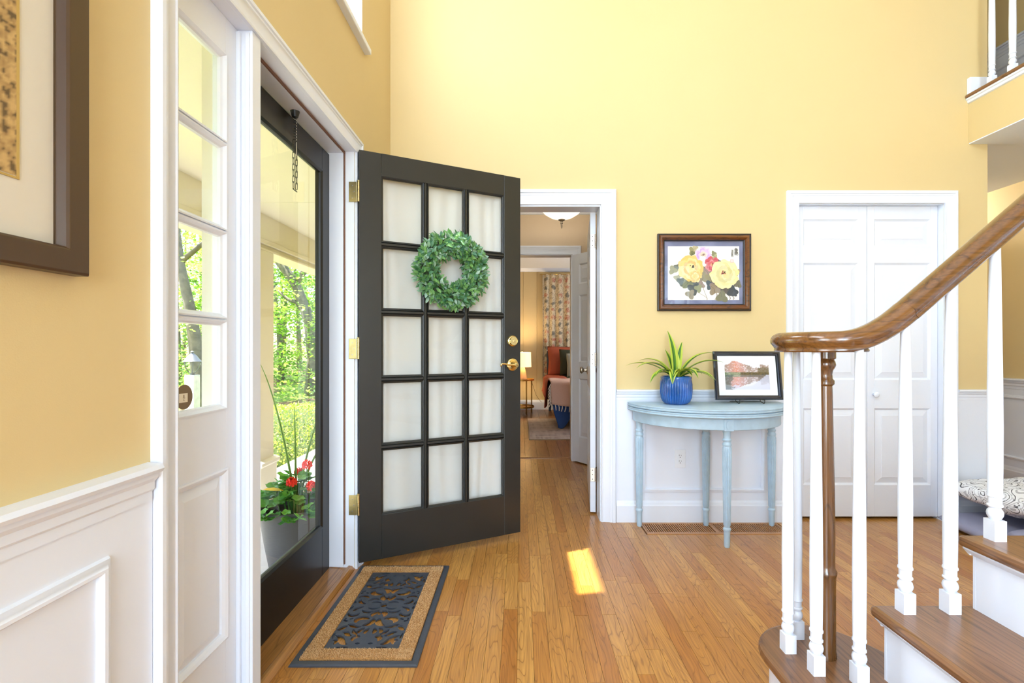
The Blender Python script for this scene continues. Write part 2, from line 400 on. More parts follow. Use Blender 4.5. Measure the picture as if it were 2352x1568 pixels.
M_oak_bed = wood_mat('oak_floor_dark', rgb(168, 112, 60), rgb(140, 88, 44), rgb(84, 48, 22), 1, 0.35, 1.0, 7.0, 0.2, 0.4, 0.12, 0.3)
for i in range(34):
    x0 = BX0 + i * 0.125
    y = BY0 + 0.03 + rnd.uniform(-0.9, 0)
    while y < BY1:
        L = rnd.uniform(0.8, 1.6); a, b_ = max(y, BY0 + 0.03), min(y + L, BY1)
        if b_ - a > 0.05:
            pb = MB(); pb.box(-0.0615, 0.0615, -(b_ - a) / 2 + 0.001, (b_ - a) / 2 - 0.001, -0.014, 0)
            if -0.2 < x0 < 1.0:
                o = pb.build('wide_plank', M_oak_bed, fl, recalc=False); o.location = (x0 + 0.0625, (a + b_) / 2, 0)
            else: bedpl.box(x0 + 0.001, x0 + 0.124, a + 0.001, b_ - 0.001, -0.014, 0)
        y += L
tag(bedpl.build('wide_plank_field', M_oak_bed, fl, recalc=False), kind='stuff')
struct(MB().extrude([(0, 0), (0.0, 0.002), (0.015, 0.009), (0.045, 0.009), (0.06, 0.002), (0.06, 0)], lambda a, z, d: (a, BY0 - 0.02 + d, z), DX0, 0.51).build('trim_6', M_sill), 'oak strip across the bedroom doorway floor')

# ------------------------------------------------------------------ mouldings
CAS = [(0.0, 0.0), (0.0, 0.012), (0.006, 0.014), (0.010, 0.011), (0.042, 0.016), (0.048, 0.020), (0.056, 0.019), (0.060, 0.024), (0.072, 0.024), (0.078, 0.018), (0.078, 0.0)]
def casing_prof(w): return [(u * w / 0.078, d) for u, d in CAS]
RAIL = [(0, -0.085), (0.010, -0.082), (0.010, -0.062), (0.016, -0.056), (0.016, -0.040), (0.024, -0.030), (0.024, -0.020), (0.034, -0.018), (0.038, -0.010), (0.034, -0.001), (0.0, 0.002)]
BASE = [(0, 0), (0.020, 0), (0.020, 0.105), (0.016, 0.112), (0.013, 0.124), (0.007, 0.135), (0, 0.137)]
PANEL = [(0, 0), (0.0, 0.008), (0.005, 0.015), (0.012, 0.016), (0.018, 0.010), (0.026, 0.008), (0.030, 0)]
def frame_path(a0, a1, z0, z1): return [(a0, z0), (a0, z1), (a1, z1), (a1, z0)]   # clockwise: left normal points out
# left wall
LCAP = 0.853
struct(MB().box(XL, XL + 0.006, YR, 1.102, 0, LCAP - 0.01).build('wall_left_wainscot', M_white), 'white wainscot board under the yellow entry wall')
struct(MB().extrude([(d, LCAP + z) for d, z in RAIL], mL, YR, 1.096).build('trim_1', M_white, smooth=True, angle=35), 'white chair rail beside the sidelight window')
struct(MB().extrude(BASE, mL, YR, 1.10).build('baseboard_left', M_white), 'white baseboard on the entry wall')
struct(MB().sweep2d(PANEL, frame_path(0.30, 0.955, 0.22, 0.665), lambda a, z, d: mL(a, z, d + 0.005), closed=True).build('trim_2', M_white, smooth=True, angle=35), 'rectangular white panel moulding on the left wainscot')
struct(MB().sweep2d(casing_prof(0.074), [(OY0, 0), (OY0, 2.088), (OY1 + 0.004, 2.088), (OY1 + 0.004, 0)], mL).build('trim_3', M_white, smooth=True, angle=30), 'white casing around the front door and sidelight')
# jambs
jb = MB()
jb.box(XL - 0.14, XL, OY0, OY1, 2.088, OZ)                          # head
jb.box(XL - 0.14, XL - 0.052, OY0, OY1, 2.079, 2.088)               # head stop
jb.box(XL - 0.14, XL, OY1 - 0.004, OY1, 0, 2.088)                      # hinge jamb face
jb.box(XL - 0.14, XL - 0.052, OY1 - 0.012, OY1, 0.02, 2.08)         # hinge stop
struct(jb.build('trim_4', M_white, bevel=0.001), 'white jambs and stops of the front door')
M_strip = mat('brown_weatherstrip', rgb(120, 84, 66), 0.8)
struct(MB().box(XL - 0.050, XL - 0.044, OY1 - 0.010, OY1 + 0.001, 0.03, 2.08).box(XL - 0.050, XL - 0.044, OY0 + 0.39, OY1, 2.078, 2.089).build('trim_5', M_strip), 'brown weatherstrip along the door stop')
# mullion post between sidelight and door
pm = MB()
pm.box(XL - 0.075, XL + 0.004, 1.518, 1.566, 0, 2.088)
pm.box(XL - 0.042, XL - 0.030, 1.508, 1.518, 0, 2.08)
pm.box(XL - 0.016, XL - 0.004, 1.512, 1.518, 0, 2.08)
struct(pm.build('trim_7', M_white, bevel=0.0015), 'white post between sidelight and storm door')
struct(MB().box(XL - 0.125, XL - 0.076, 1.475, 1.60, -0.1, 2.1).build('trim_8', M_cream), 'cream outside post of the door frame')
# sidelight window
SX = XL - 0.042     # inner face of the sidelight sash
sl = struct(empty('window_1', (0, 0, 0)), 'narrow white sidelight window with four panes beside the entry')
sm = MB()
SY0, SY1 = 1.18, 1.518; GY0, GY1 = 1.243, 1.457; GZ0, GZ1 = 0.932, 1.975
sm.box(SX - 0.04, SX, SY0, GY0, 0, 2.088); sm.box(SX - 0.04, SX, GY1, SY1, 0, 2.088)
sm.box(SX - 0.04, SX, GY0, GY1, GZ1, 2.088); sm.box(SX - 0.04, SX, GY0, GY1, 0.744, GZ0); sm.box(SX - 0.04, SX, GY0, GY1, 0, 0.257)
sm.build('sash', M_white, sl, bevel=0.001)
mS = lambda a, z, d: (SX + d, a, z)
pitch = (GZ1 - GZ0) / 4
for k in range(3):
    zc = GZ0 + pitch * (k + 1)
    MB().extrude([(-0.03, -0.005), (-0.012, -0.010), (-0.008, -0.012), (-0.003, -0.006), (-0.003, 0.006), (-0.008, 0.012), (-0.012, 0.010), (-0.03, 0.005)], lambda a, z, d, zc=zc: mS(a, zc + z, d), GY0, GY1).build('muntin', M_white, sl)
for k in range(4):
    z0, z1 = GZ0 + pitch * k, GZ0 + pitch * (k + 1)
    MB().box(SX - 0.022, SX - 0.018, GY0, GY1, z0 + 0.004, z1 - 0.004).build('pane', M_glass, sl)
    MB().sweep2d([(0, -0.018), (-0.007, -0.018), (-0.005, -0.010), (0.0, -0.006), (0.006, 0.003), (0.010, 0.003), (0.010, -0.01)], frame_path(GY0 + 0.006, GY1 - 0.006, z0 + (0.006 if k == 0 else 0.012), z1 - (0.006 if k == 3 else 0.012)), mS, closed=True).build('glazing_bead', M_white, sl)
# lower raised panel
MB().box(SX - 0.03, SX - 0.014, GY0, GY1, 0.257, 0.744).build('panel_board', M_white, sl)
pr = MB(); a0, a1, b0, b1 = GY0 + 0.004, GY1 - 0.004, 0.261, 0.740
o1 = [mS(a0, b0, -0.014), mS(a1, b0, -0.014), mS(a1, b1, -0.014), mS(a0, b1, -0.014)]
i1 = [mS(a0 + .035, b0 + .035, -0.004), mS(a1 - .035, b0 + .035, -0.004), mS(a1 - .035, b1 - .035, -0.004), mS(a0 + .035, b1 - .035, -0.004)]
for k in range(4): pr.quad(o1[k], o1[(k + 1) % 4], i1[(k + 1) % 4], i1[k])
pr.quad(*i1); pr.build('raised_panel', M_white, sl)
MB().sweep2d([(-0.012, -0.014), (-0.010, -0.006), (-0.003, 0.0), (0.005, 0.004), (0.010, 0.003), (0.010, -0.014)], frame_path(GY0, GY1, 0.257, 0.744), mS, closed=True).build('panel_moulding', M_white, sl)
# microphone sticker on the lowest pane
st = empty('round_sticker', (SX - 0.0178, 1.302, 0.979), 0, 'round brown sticker with a white microphone symbol on the sidelight pane', 'sticker')
M_stk = mat('brown_sticker', rgb(122, 102, 72), 0.6); M_stw = mat('sticker_white', rgb(236, 228, 208), 0.6)
dk = MB(); n = 32
dk.rings([[(0, 0.033 * math.cos(2 * math.pi * j / n), 0.033 * math.sin(2 * math.pi * j / n)) for j in range(n)], [(0.0006, 0.033 * math.cos(2 * math.pi * j / n), 0.033 * math.sin(2 * math.pi * j / n)) for j in range(n)]])
dk.build('disc', M_stk, st)
MB().box(0.0006, 0.0009, -0.020, 0.013, -0.014, 0.010).build('label_square', M_stw, st)
mc = MB(); yc, zc = -0.002, -0.001
def strip2(mb, pts, w, x=0.0011):
    for p, q in zip(pts[:-1], pts[1:]):
        d = Vector((q[0] - p[0], q[1] - p[1])).normalized(); nn = Vector((-d.y, d.x)) * w / 2
        mb.quad((x, p[0] - nn.x, p[1] - nn.y), (x, q[0] - nn.x, q[1] - nn.y), (x, q[0] + nn.x, q[1] + nn.y), (x, p[0] + nn.x, p[1] + nn.y))
mc.poly([(0.0011, yc + 0.0018 * math.cos(t) , zc + 0.003 + (0.0028 if math.sin(t) > 0 else -0.0028) + 0.0018 * math.sin(t)) for t in [2 * math.pi * k / 20 for k in range(20)]])
strip2(mc, [(yc + 0.0042 * math.cos(t), zc + 0.0005 + 0.0045 * math.sin(t)) for t in [math.pi + math.pi * k / 12 for k in range(13)]], 0.0008)
strip2(mc, [(yc, zc - 0.004), (yc, zc - 0.008)], 0.0009); strip2(mc, [(yc - 0.0025, zc - 0.008), (yc + 0.0025, zc - 0.008)], 0.0009)
mc.build('microphone_symbol', M_stk, st, recalc=False)

# upper window over the door
uw = struct(empty('window_2', (0, 0, 0)), 'bright upper window with white stool above the front door')
MB().box(XL - T, XL + 0.035, WY0 - 0.06, WY1 + 0.045, WZ0 - 0.028, WZ0).build('stool', M_white, uw, bevel=0.004)
uf = MB(); fx0, fx1 = XL - 0.13, XL - 0.09
uf.box(fx0, fx1, WY0, WY0 + 0.018, WZ0, WZ1).box(fx0, fx1, WY1 - 0.018, WY1, WZ0, WZ1).box(fx0, fx1, WY0, WY1, WZ0, WZ0 + 0.03).box(fx0, fx1, WY0, WY1, WZ1 - 0.05, WZ1)
uf.build('frame', M_white, uw)
MB().box(XL - T, XL - 0.001, WY1 - 0.004, WY1 + 0.004, WZ0, WZ1).box(XL - T, XL - 0.001, WY0 - 0.004, WY0 + 0.004, WZ0, WZ1).box(XL - T, XL - 0.001, WY0, WY1, WZ1 - 0.004, WZ1 + 0.004).build('reveal_lining', M_white, uw)
MB().box(XL - 0.115, XL - 0.110, WY0 + 0.018, WY1 - 0.018, WZ0 + 0.03, WZ1 - 0.05).build('pane', M_glass, uw)
for k, (a0, a1, b0, b1) in enumerate([(-1.7, -0.2, 0.7, 2.6), (-0.6, 1.0, 3.1, 4.5)]):  # unseen openings added to hold the left fill lamps
    w_ = struct(empty('window_%d' % (3 + k)), 'white framed window further along the entry wall')
    f_ = MB()
    f_.box(XL - 0.13, XL - 0.05, a0, a0 + 0.06, b0, b1).box(XL - 0.13, XL - 0.05, a1 - 0.06, a1, b0, b1).box(XL - 0.13, XL - 0.05, a0, a1, b0, b0 + 0.06).box(XL - 0.13, XL - 0.05, a0, a1, b1 - 0.06, b1).box(XL - 0.11, XL - 0.08, a0, a1, (b0 + b1) / 2 - 0.02, (b0 + b1) / 2 + 0.02)
    f_.build('frame', M_white, w_)
for k, (a0, a1, b0, b1) in enumerate([(-0.4, 1.1, 0.45, 2.75), (1.9, 3.4, 0.45, 2.75), (-0.4, 1.6, 3.25, 4.75)]):  # invented windows that carry the rear fill lamps
    w_ = struct(empty('window_%d' % (5 + k)), 'tall white framed window behind the viewer')
    f_ = MB(); yq0, yq1 = YR - 0.04, YR + 0.02
    f_.box(a0 - 0.07, a0, yq0, yq1, b0 - 0.07, b1 + 0.07).box(a1, a1 + 0.07, yq0, yq1, b0 - 0.07, b1 + 0.07).box(a0, a1, yq0, yq1, b0 - 0.07, b0).box(a0, a1, yq0, yq1, b1, b1 + 0.07)
    f_.build('frame', M_white, w_)

# back wall trims
BCAP = 0.842
RX0, RX1 = DX1 + 0.097, CX0 - 0.078
def back_dado(x0, x1, n, lab, base_n):
    struct(MB().box(x0, x1, YB - 0.006, YB, 0, BCAP - 0.01).build('wall_back_wainscot_' + n, M_white), 'white wainscot board ' + lab)
    struct(MB().extrude([(d * 0.8, BCAP + z * 0.8) for d, z in RAIL], mBk, x0, x1).build('trim_' + base_n, M_white, smooth=True, angle=35), 'white chair rail ' + lab)
    struct(MB().extrude([(d, z) for d, z in BASE], mBk, x0, x1).build('baseboard_back_' + n, M_white), 'white baseboard ' + lab)
back_dado(RX0, RX1, 'middle', 'behind the blue half-round table', '9')
back_dado(CX1 + 0.078, XC, 'right', 'right of the closet doors', '10')
back_dado(XL, DX0 - 0.097, 'left', 'behind the open front door', '11')
struct(MB().sweep2d(PANEL, frame_path(0.80, 1.535, 0.215, 0.69), lambda a, z, d: mBk(a, z, d + 0.005), closed=True).build('trim_12', M_white, smooth=True, angle=35), 'rectangular white panel moulding under the blue table')
struct(MB().sweep2d(casing_prof(0.095), frame_path(DX0, DX1, 0, DZ), mBk).build('trim_13', M_white, smooth=True, angle=30), 'white casing around the hall doorway')
struct(MB().sweep2d(casing_prof(0.078), frame_path(CX0, CX1, 0, CZ), mBk).build('trim_14', M_white, smooth=True, angle=30), 'white casing around the closet doors')
struct(MB().box(DX0, DX0 + 0.015, YB + 0.001, HY0 - 0.001, 0, DZ - 0.012).box(DX1 - 0.006, DX1 - 0.0005, YB + 0.001, HY0 - 0.001, 0, DZ - 0.012).box(DX0, DX1 - 0.0005, YB + 0.001, HY0 - 0.001, DZ - 0.012, DZ - 0.0005).build('trim_15', M_white), 'white jamb of the hall doorway')
struct(MB().box(CX0 + 0.0005, CX0 + 0.003, YB + 0.001, HY0 - 0.001, 0, CZ - 0.004).box(CX1 - 0.003, CX1 - 0.0005, YB + 0.001, HY0 - 0.001, 0, CZ - 0.004).box(CX0, CX1 - 0.0005, YB + 0.001, HY0 - 0.001, CZ - 0.004, CZ - 0.0005).build('trim_16', M_white), 'white jamb of the closet')
mH = lambda a, z, d: (a, HY1 - d, z)
struct(MB().sweep2d(casing_prof(0.085), frame_path(DX0, 0.51, 0, 2.02), mH).build('trim_17', M_white, smooth=True, angle=30), 'white casing around the bedroom doorway')
struct(MB().box(0.50, 0.5095, HY1 + 0.001, BY0 - 0.001, 0, 2.014).box(DX0, 0.5095, HY1 + 0.001, BY0 - 0.001, 2.014, 2.0295).build('trim_18', M_white), 'white jamb of the bedroom doorway')
CROWN = [(0, 0), (0, -0.06), (0.012, -0.056), (0.05, -0.012), (0.06, 0)]
struct(MB().extrude([(d, 2.47 + z) for d, z in CROWN], mH, -1.2, 1.5).build('trim_19', M_white), 'white crown moulding of the small hall')
struct(MB().extrude([(d, 2.53 + z) for d, z in CROWN], lambda a, z, d: (a, BY1 - 0.008 - d, z), BX0, BX1).build('trim_20', M_white), 'crown moulding of the bedroom')
struct(MB().extrude([(d, z * 1.25) for d, z in BASE], lambda a, z, d: (a, BY1 - 0.008 - d, z), BX0, BX1).build('baseboard_bedroom', M_white), 'white baseboard in the bedroom')
# right passage wall
mR = lambda a, z, d: (XR - d, a, z)
struct(MB().box(XR - 0.006, XR, YR, 6.5, 0, 0.85).build('wall_right_wainscot', M_white), 'white wainscot board in the passage')
struct(MB().extrude([(d, 0.862 + z) for d, z in RAIL], mR, YR, 6.5).build('trim_21', M_white, smooth=True, angle=35), 'white chair rail in the passage')
struct(MB().extrude([(d, z * 1.15) for d, z in BASE], mR, YR, 6.5).build('baseboard_right', M_white), 'white baseboard in the passage')
struct(MB().sweep2d(PANEL, [(y, z) for y, z in frame_path(3.3, 5.3, 0.24, 0.70)], lambda a, z, d: mR(a, z, d + 0.005), closed=True).build('trim_22', M_white), 'long white panel moulding in the passage')

# ------------------------------------------------------------------ staircase
RISE, RUN = 0.196, 0.244
NX1 = 0.732                   # nosing x of the first tread
SYB = 1.378                   # open (far) end of the treads
SYF = 0.25                    # near end, by the wall of the stair
NST = 7
stair = struct(empty('staircase', (NX1, SYB, 0)), 'oak staircase with white balusters and a curling wooden handrail')
def sl_(x, y, z): return (x - NX1, y - SYB, z)
NEW = Vector((0.905, 1.466))
# first tread with round bullnose end
def outline_first(dx):
    pts = []
    c = NEW; r = 0.178 - dx
    # front edge runs in y at x = NX1 (+dx), curling round the newel to the back
    pts.append((NX1 + dx, SYF)); 
    for k in range(15):
        a = math.pi + 0.12 - (math.pi * 1.02) * k / 14 if False else math.pi - (math.pi * 0.80) * k / 14
        pts.append((c.x + r * math.cos(a), c.y + r * math.sin(a) * 0.95))
    pts.append((1.16, SYB - dx * 0.5)); pts.append((1.16, SYF))
    return pts
def slab(name, pts, z0, z1, m, bevel=0.0):
    b = MB(); b.rings([[sl_(x, y, z0) for x, y in pts], [sl_(x, y, z1) for x, y in pts]])
    return b.build(name, m, stair, bevel=bevel)
slab('tread', outline_first(0.0), RISE - 0.030, RISE, M_tread, 0.011)
slab('riser', outline_first(0.030), 0.0, RISE - 0.030, M_white)
for k in range(1, NST):
    nx = NX1 + RUN * k; z = RISE * (k + 1)
    t = MB(); t.box(-0.0, RUN + 0.045, -(SYB - SYF), 0.0, -0.030, 0.0)
    o = t.build('tread', M_tread, stair, bevel=0.011); o.location = sl_(nx, SYB, z)
    MB().box(*[v for p in zip(sl_(nx + 0.028, SYF, RISE * k), sl_(nx + 0.048, SYB - 0.0305, z - 0.03)) for v in p]).build('riser', M_white, stair)
    cv = MB(); cv.extrude([(0, 0), (0.0, -0.020), (-0.004, -0.020), (-0.018, -0.004), (-0.018, 0)], lambda a, zz, d, nx=nx, z=z: sl_(nx + 0.028 + d, a, z - 0.030 + zz), SYF, SYB - 0.010)
    cv.build('cove_moulding', M_white, stair)
    # end bracket under the return nosing
    MB().box(*[v for p in zip(sl_(nx + 0.0275, SYB - 0.03, RISE * k), sl_(nx + RUN + 0.027, SYB - 0.022, z - 0.03)) for v in p]).build('end_board', M_white, stair)
    MB().extrude([(0, 0), (0, -0.02), (0.004, -0.02), (0.016, -0.004), (0.016, 0)], lambda a, zz, d, z=z: sl_(a, SYB - 0.022 + d, z - 0.030 + zz), nx + 0.02, nx + RUN + 0.02).build('cove_moulding', M_white, stair)
MB().box(*[v for p in zip(sl_(NX1 + 0.30, SYB - 0.05, 0), sl_(NX1 + RUN * NST, SYB - 0.03, RISE))  for v in p]).build('skirt_board', M_white, stair)
for k in range(2, NST):
    MB().box(*[v for p in zip(sl_(NX1 + RUN * (k - 0) + 0.03, SYB - 0.05, RISE * (k - 1)), sl_(NX1 + RUN * NST, SYB - 0.031, RISE * k))  for v in p]).build('skirt_board', M_white, stair)
# balusters
def baluster_mesh(height, name='baluster'):
    b = MB(); w = 0.0165
    b.box(-w, w, -w, w, 0, 0.055)
    prof = [(0.010, 0.055), (0.0135, 0.058), (0.0175, 0.066), (0.0185, 0.073), (0.0165, 0.081), (0.0125, 0.086), (0.0135, 0.089), (0.0175, 0.092), (0.0175, 0.0955), (0.0150, 0.098),
            (0.0152, 0.116), (0.0178, 0.118), (0.0178, 0.122), (0.0158, 0.125), (0.0168, 0.20), (0.0172, 0.30), (0.0160, 0.45), (0.0140, 0.62), (0.0118, 0.80), (0.0105, max(0.82, height))]
    prof = [p for p in prof if p[1] < height] + [(0.0105, height)]
    b.lathe(prof, seg=16)
    return b.build(name, M_white, data_only=True, smooth=True, angle=38)
RZ0 = 1.097                       # underside of the volute
SL = 0.86
def rail_z(x):
    if x < 0.86: return RZ0
    if x < 1.06: return RZ0 + 0.5 * SL * (x - 0.86) ** 2 / 0.20
    return RZ0 + 0.5 * SL * 0.20 + SL * (x - 1.06)
BY = 1.338
bal = [(0.832, 1.383, 1), (0.807, 1.483, 1), (0.873, 1.556, 1), (0.922, BY, 1)]
for k in range(10):
    x = 1.047 + 0.122 * k; bal.append((x, BY, 2 + k // 2))
for x, y, stp in bal:
    z = RISE * stp
    hh = rail_z(x) - z + 0.012
    o = inst('baluster', baluster_mesh(hh), stair, sl_(x, y, z))
# newel
nb = MB()
nb.lathe([(0.033, 0), (0.033, 0.01), (0.031, 0.02), (0.0305, 0.20), (0.0315, 0.235), (0.034, 0.245), (0.034, 0.252), (0.029, 0.262), (0.0285, 0.28), (0.029, 0.35), (0.0275, 0.50), (0.0225, 0.78), (0.0215, 0.80), (0.027, 0.806), (0.027, 0.816), (0.0225, 0.822),
          (0.0215, 0.835), (0.024, 0.848), (0.029, 0.856), (0.031, 0.862), (0.029, 0.872), (0.026, 0.878), (0.031, 0.882), (0.031, 0.902)], seg=24)
nb.build('newel_post', M_newel, stair, smooth=True, angle=38).location = sl_(NEW.x, NEW.y, RISE)
# handrail
path = []
for k in range(40):
    t = k / 39; a = math.pi * 2.6 * (1 - t) ; 
    r = 0.030 + 0.098 * (t ** 0.75)
    ang = -math.pi / 2 - a
    path.append(Vector((NEW.x + r * math.cos(ang), NEW.y + r * math.sin(ang), 0)))
sx = NEW.x
for k in range(1, 60):
    x = sx + k * 0.02
    if x > 2.45: break
    path.append(Vector((x, BY, 0)))
for p in path: p.z = rail_z(p.x) if p.x >= 0.86 and p.y < NEW.y else RZ0
# keep z from jumping inside the volute
for i, p in enumerate(path[:40]):
    if p.y >= NEW.y or p.x < 0.86 or i < 30: p.z = RZ0
HP = [(-0.020, 0.0), (0.020, 0.0), (0.024, 0.004), (0.023, 0.011), (0.026, 0.016), (0.033, 0.025), (0.0345, 0.034), (0.032, 0.042), (0.027, 0.049), (0.018, 0.055), (0.008, 0.0575), (-0.008, 0.0575), (-0.018, 0.055), (-0.027, 0.049), (-0.032, 0.042), (-0.0345, 0.034), (-0.033, 0.025), (-0.026, 0.016), (-0.023, 0.011), (-0.024, 0.004)]
def rail_mesh(path, prof, name, m, parent, off):
    rs = []
    for i, p in enumerate(path):
        t = (path[min(i + 1, len(path) - 1)] - path[max(i - 1, 0)]).normalized()
        side = Vector((t.y, -t.x, 0)).normalized(); up = side.cross(t).normalized()
        if up.z < 0: up = -up
        rs.append([tuple(p + side * u + up * v - off) for u, v in prof])
    b = MB(); b.rings(rs)
    return b.build(name, m, parent, smooth=True, angle=42)
off = Vector((NX1, SYB, 0))
joint = next(i for i, p in enumerate(path) if p.x > 1.045 and i > 40)
rail_mesh(path[:joint + 1], HP, 'volute_handrail', M_rail, stair, off)
rail_mesh(path[joint:], HP, 'handrail', M_rail, stair, off + Vector((-0.0015, 0, 0)))
nb = MB(); nb.lathe([(0.005, 0.0), (0.118, 0.0), (0.124, 0.004), (0.122, 0.012), (0.112, 0.020), (0.06, 0.03), (0.004, 0.032)], seg=40)
nb.build('volute_cap', M_rail, stair, smooth=True, angle=40).location = sl_(NEW.x, NEW.y, RZ0 + 0.018)
nb = MB(); nb.lathe([(0.005, 0.0), (0.110, 0.0), (0.112, 0.004), (0.108, 0.012), (0.10, 0.016), (0.004, 0.016)], seg=40)
nb.build('volute_base', M_rail, stair, smooth=True, angle=40).location = sl_(NEW.x, NEW.y, RZ0 + 0.001)

# ------------------------------------------------------------------ upper landing
LX, LZ0, LZ1 = 2.865, 2.415, 2.675
ld = struct(empty('landing', (LX, YB, LZ0)), 'upper landing edge with white balusters above the passage')
def ll(x, y, z): return (x - LX, y - YB, z - LZ0)
def lbox(name, x0, x1, y0, y1, z0, z1, m, bevel=0.0):
    a, b = ll(x0, y0, z0), ll(x1, y1, z1)
    return MB().box(a[0], b[0], a[1], b[1], a[2], b[2]).build(name, m, ld, bevel=bevel)
lbox('fascia', LX, LX + 0.03, 1.5, YB - 0.001, LZ0, LZ1, M_yel)
lbox('soffit', LX + 0.001, XR, 1.5, YB - 0.001, LZ0 - 0.006, LZ0, M_ceil)
lbox('soffit', XC, XR, YB, 6.5, LZ0 + 0.006, LZ0 + 0.02, M_ceil)
lbox('landing_floor', LX + 0.03, XR, 1.5, YB - 0.001, LZ0 + 0.03, LZ1 + 0.03, M_oak_bed)
lbox('landing_floor', XC, XR, YB, 6.5, LZ0 + 0.03, LZ1 + 0.03, M_oak_bed)
MB().extrude([(0, 0), (-0.010, 0.004), (-0.012, 0.018), (-0.018, 0.022), (-0.020, 0.032), (0, 0.032)], lambda a, z, d: ll(LX + d, a, LZ1 + z - 0.01), 1.5, YB - 0.001).build('nosing_moulding', M_white, ld)
lbox('nosing', LX - 0.028, LX + 0.09, 1.5, YB - 0.001, LZ1 + 0.022, LZ1 + 0.044, M_tread, 0.008)
lbox('end_block', LX - 0.015, XC, YB - 0.028, YB - 0.001, LZ1 + 0.044, LZ1 + 0.15, M_white, 0.004)
LBX = LX + 0.03
bm_up = baluster_mesh(0.86)
for k in range(9): inst('baluster', bm_up, ld, ll(LBX, 3.02 - 0.127 * k, LZ1 + 0.044))
rp = [Vector((LBX, 1.9 + 0.05 * k, LZ1 + 0.90)) for k in range(25)]
M_rail_y = wood_mat('stained_oak_rail_upper', rgb(124, 80, 36), rgb(98, 62, 28), rgb(48, 28, 12), 1, 0.22, 1.4, 5, 0.6, 0.55, 0.12)
rail_mesh(rp, HP, 'handrail', M_rail_y, ld, Vector((LX, YB, LZ0)))
struct(MB().box(XR - 0.006, XR, 1.5, 6.5, LZ1 + 0.03, LZ1 + 0.87).build('wall_landing_wainscot', M_white), 'white wainscot on the upper landing wall')
struct(MB().extrude([(d, LZ1 + 0.91 + z) for d, z in RAIL], mR, 1.5, 6.5).build('trim_23', M_white, smooth=True, angle=35), 'white chair rail on the upper landing wall')
struct(MB().sweep2d(PANEL, frame_path(1.9, 5.5, LZ1 + 0.25, LZ1 + 0.72), lambda a, z, d: mR(a, z, d + 0.005), closed=True).build('trim_24', M_white), 'white panel moulding on the upper landing wall')

# ------------------------------------------------------------------ front door (opened inwards)
DW, DH, DT = 0.905, 2.061, 0.044
door = struct(empty('door_1', (-0.803, 2.451, 0.036), math.atan2(0.415, 0.803)), 'black front door with fifteen lites and a white sheer curtain, standing open')
mD = lambda a, z, d: (a, -d, z)            # d towards the viewer (outside face of the door)
LX0, LX1, LZa, LZb = 0.110, 0.800, 0.222, 1.946
ds = MB()
ds.box(0, LX0, 0, DT, 0, DH); ds.box(LX1, DW, 0, DT, 0, DH)
ds.build('stile', M_black, door, bevel=0.002)
MB().box(LX0, LX1, 0, DT, 0, LZa).build('bottom_rail', M_black, door, bevel=0.0008)
MB().box(LX0, LX1, 0, DT, LZb, DH).build('top_rail', M_black, door, bevel=0.0008)
lw = (LX1 - LX0) / 3; lh = (LZb - LZa) / 5
MU = [(-0.011, -0.026), (-0.011, -0.010), (-0.005, -0.003), (0.005, -0.003), (0.011, -0.010), (0.011, -0.026)]
for k in (1, 2):
    MB().rings([[mD(LX0 + lw * k + u, z, d) for u, d in MU] for z in (LZa, LZb)]).build('muntin', M_black, door)
for k in (1, 2, 3, 4):
    for c in range(3):
        MB().rings([[mD(x, LZa + lh * k + u, d) for u, d in MU] for x in (LX0 + lw * c + (0.0105 if c else 0), LX0 + lw * (c + 1) - (0.0105 if c < 2 else 0))]).build('muntin', M_black, door)
M_glass_d = glass_mat('door_glass', (0.98, 0.99, 0.985, 1), 1.5, 1.0)
for c in range(3):
    for k in range(5):
        x0, x1, z0, z1 = LX0 + lw * c, LX0 + lw * (c + 1), LZa + lh * k, LZa + lh * (k + 1)
        MB().box(x0 + 0.006, x1 - 0.006, 0.017, 0.020, z0 + 0.006, z1 - 0.006).build('pane', M_glass_d, door)
        xe0, xe1 = x0 + (0.011 if c else 0), x1 - (0.011 if c < 2 else 0); ze0, ze1 = z0 + (0.011 if k else 0), z1 - (0.011 if k < 4 else 0)
        MB().sweep2d([(0, -0.016), (-0.010, -0.016), (-0.009, -0.012), (-0.004, -0.009), (-0.003, -0.004), (0.0, -0.003)], frame_path(xe0, xe1, ze0, ze1), mD, closed=True).build('glazing_bead', M_black, door)
# sheer curtain on the room side
def sheer_mat():
    m = bpy.data.materials.new('white_sheer_fabric'); m.use_nodes = True; n = m.node_tree.nodes; l = m.node_tree.links; n.remove(n['Principled BSDF'])
    d = n.new('ShaderNodeBsdfDiffuse'); d.inputs[0].default_value = rgb(251, 251, 251)
    t = n.new('ShaderNodeBsdfTranslucent'); t.inputs[0].default_value = rgb(246, 244, 240)
    tr = n.new('ShaderNodeBsdfTransparent'); m1 = n.new('ShaderNodeMixShader'); m1.inputs[0].default_value = 0.22; m2 = n.new('ShaderNodeMixShader'); m2.inputs[0].default_value = 0.07
    l.new(d.outputs[0], m1.inputs[1]); l.new(t.outputs[0], m1.inputs[2]); l.new(m1.outputs[0], m2.inputs[1]); l.new(tr.outputs[0], m2.inputs[2]); l.new(m2.outputs[0], n['Material Output'].inputs[0])
    return m
M_sheer = sheer_mat()
cu = MB(); NXc, NZc = 150, 40; grid = []
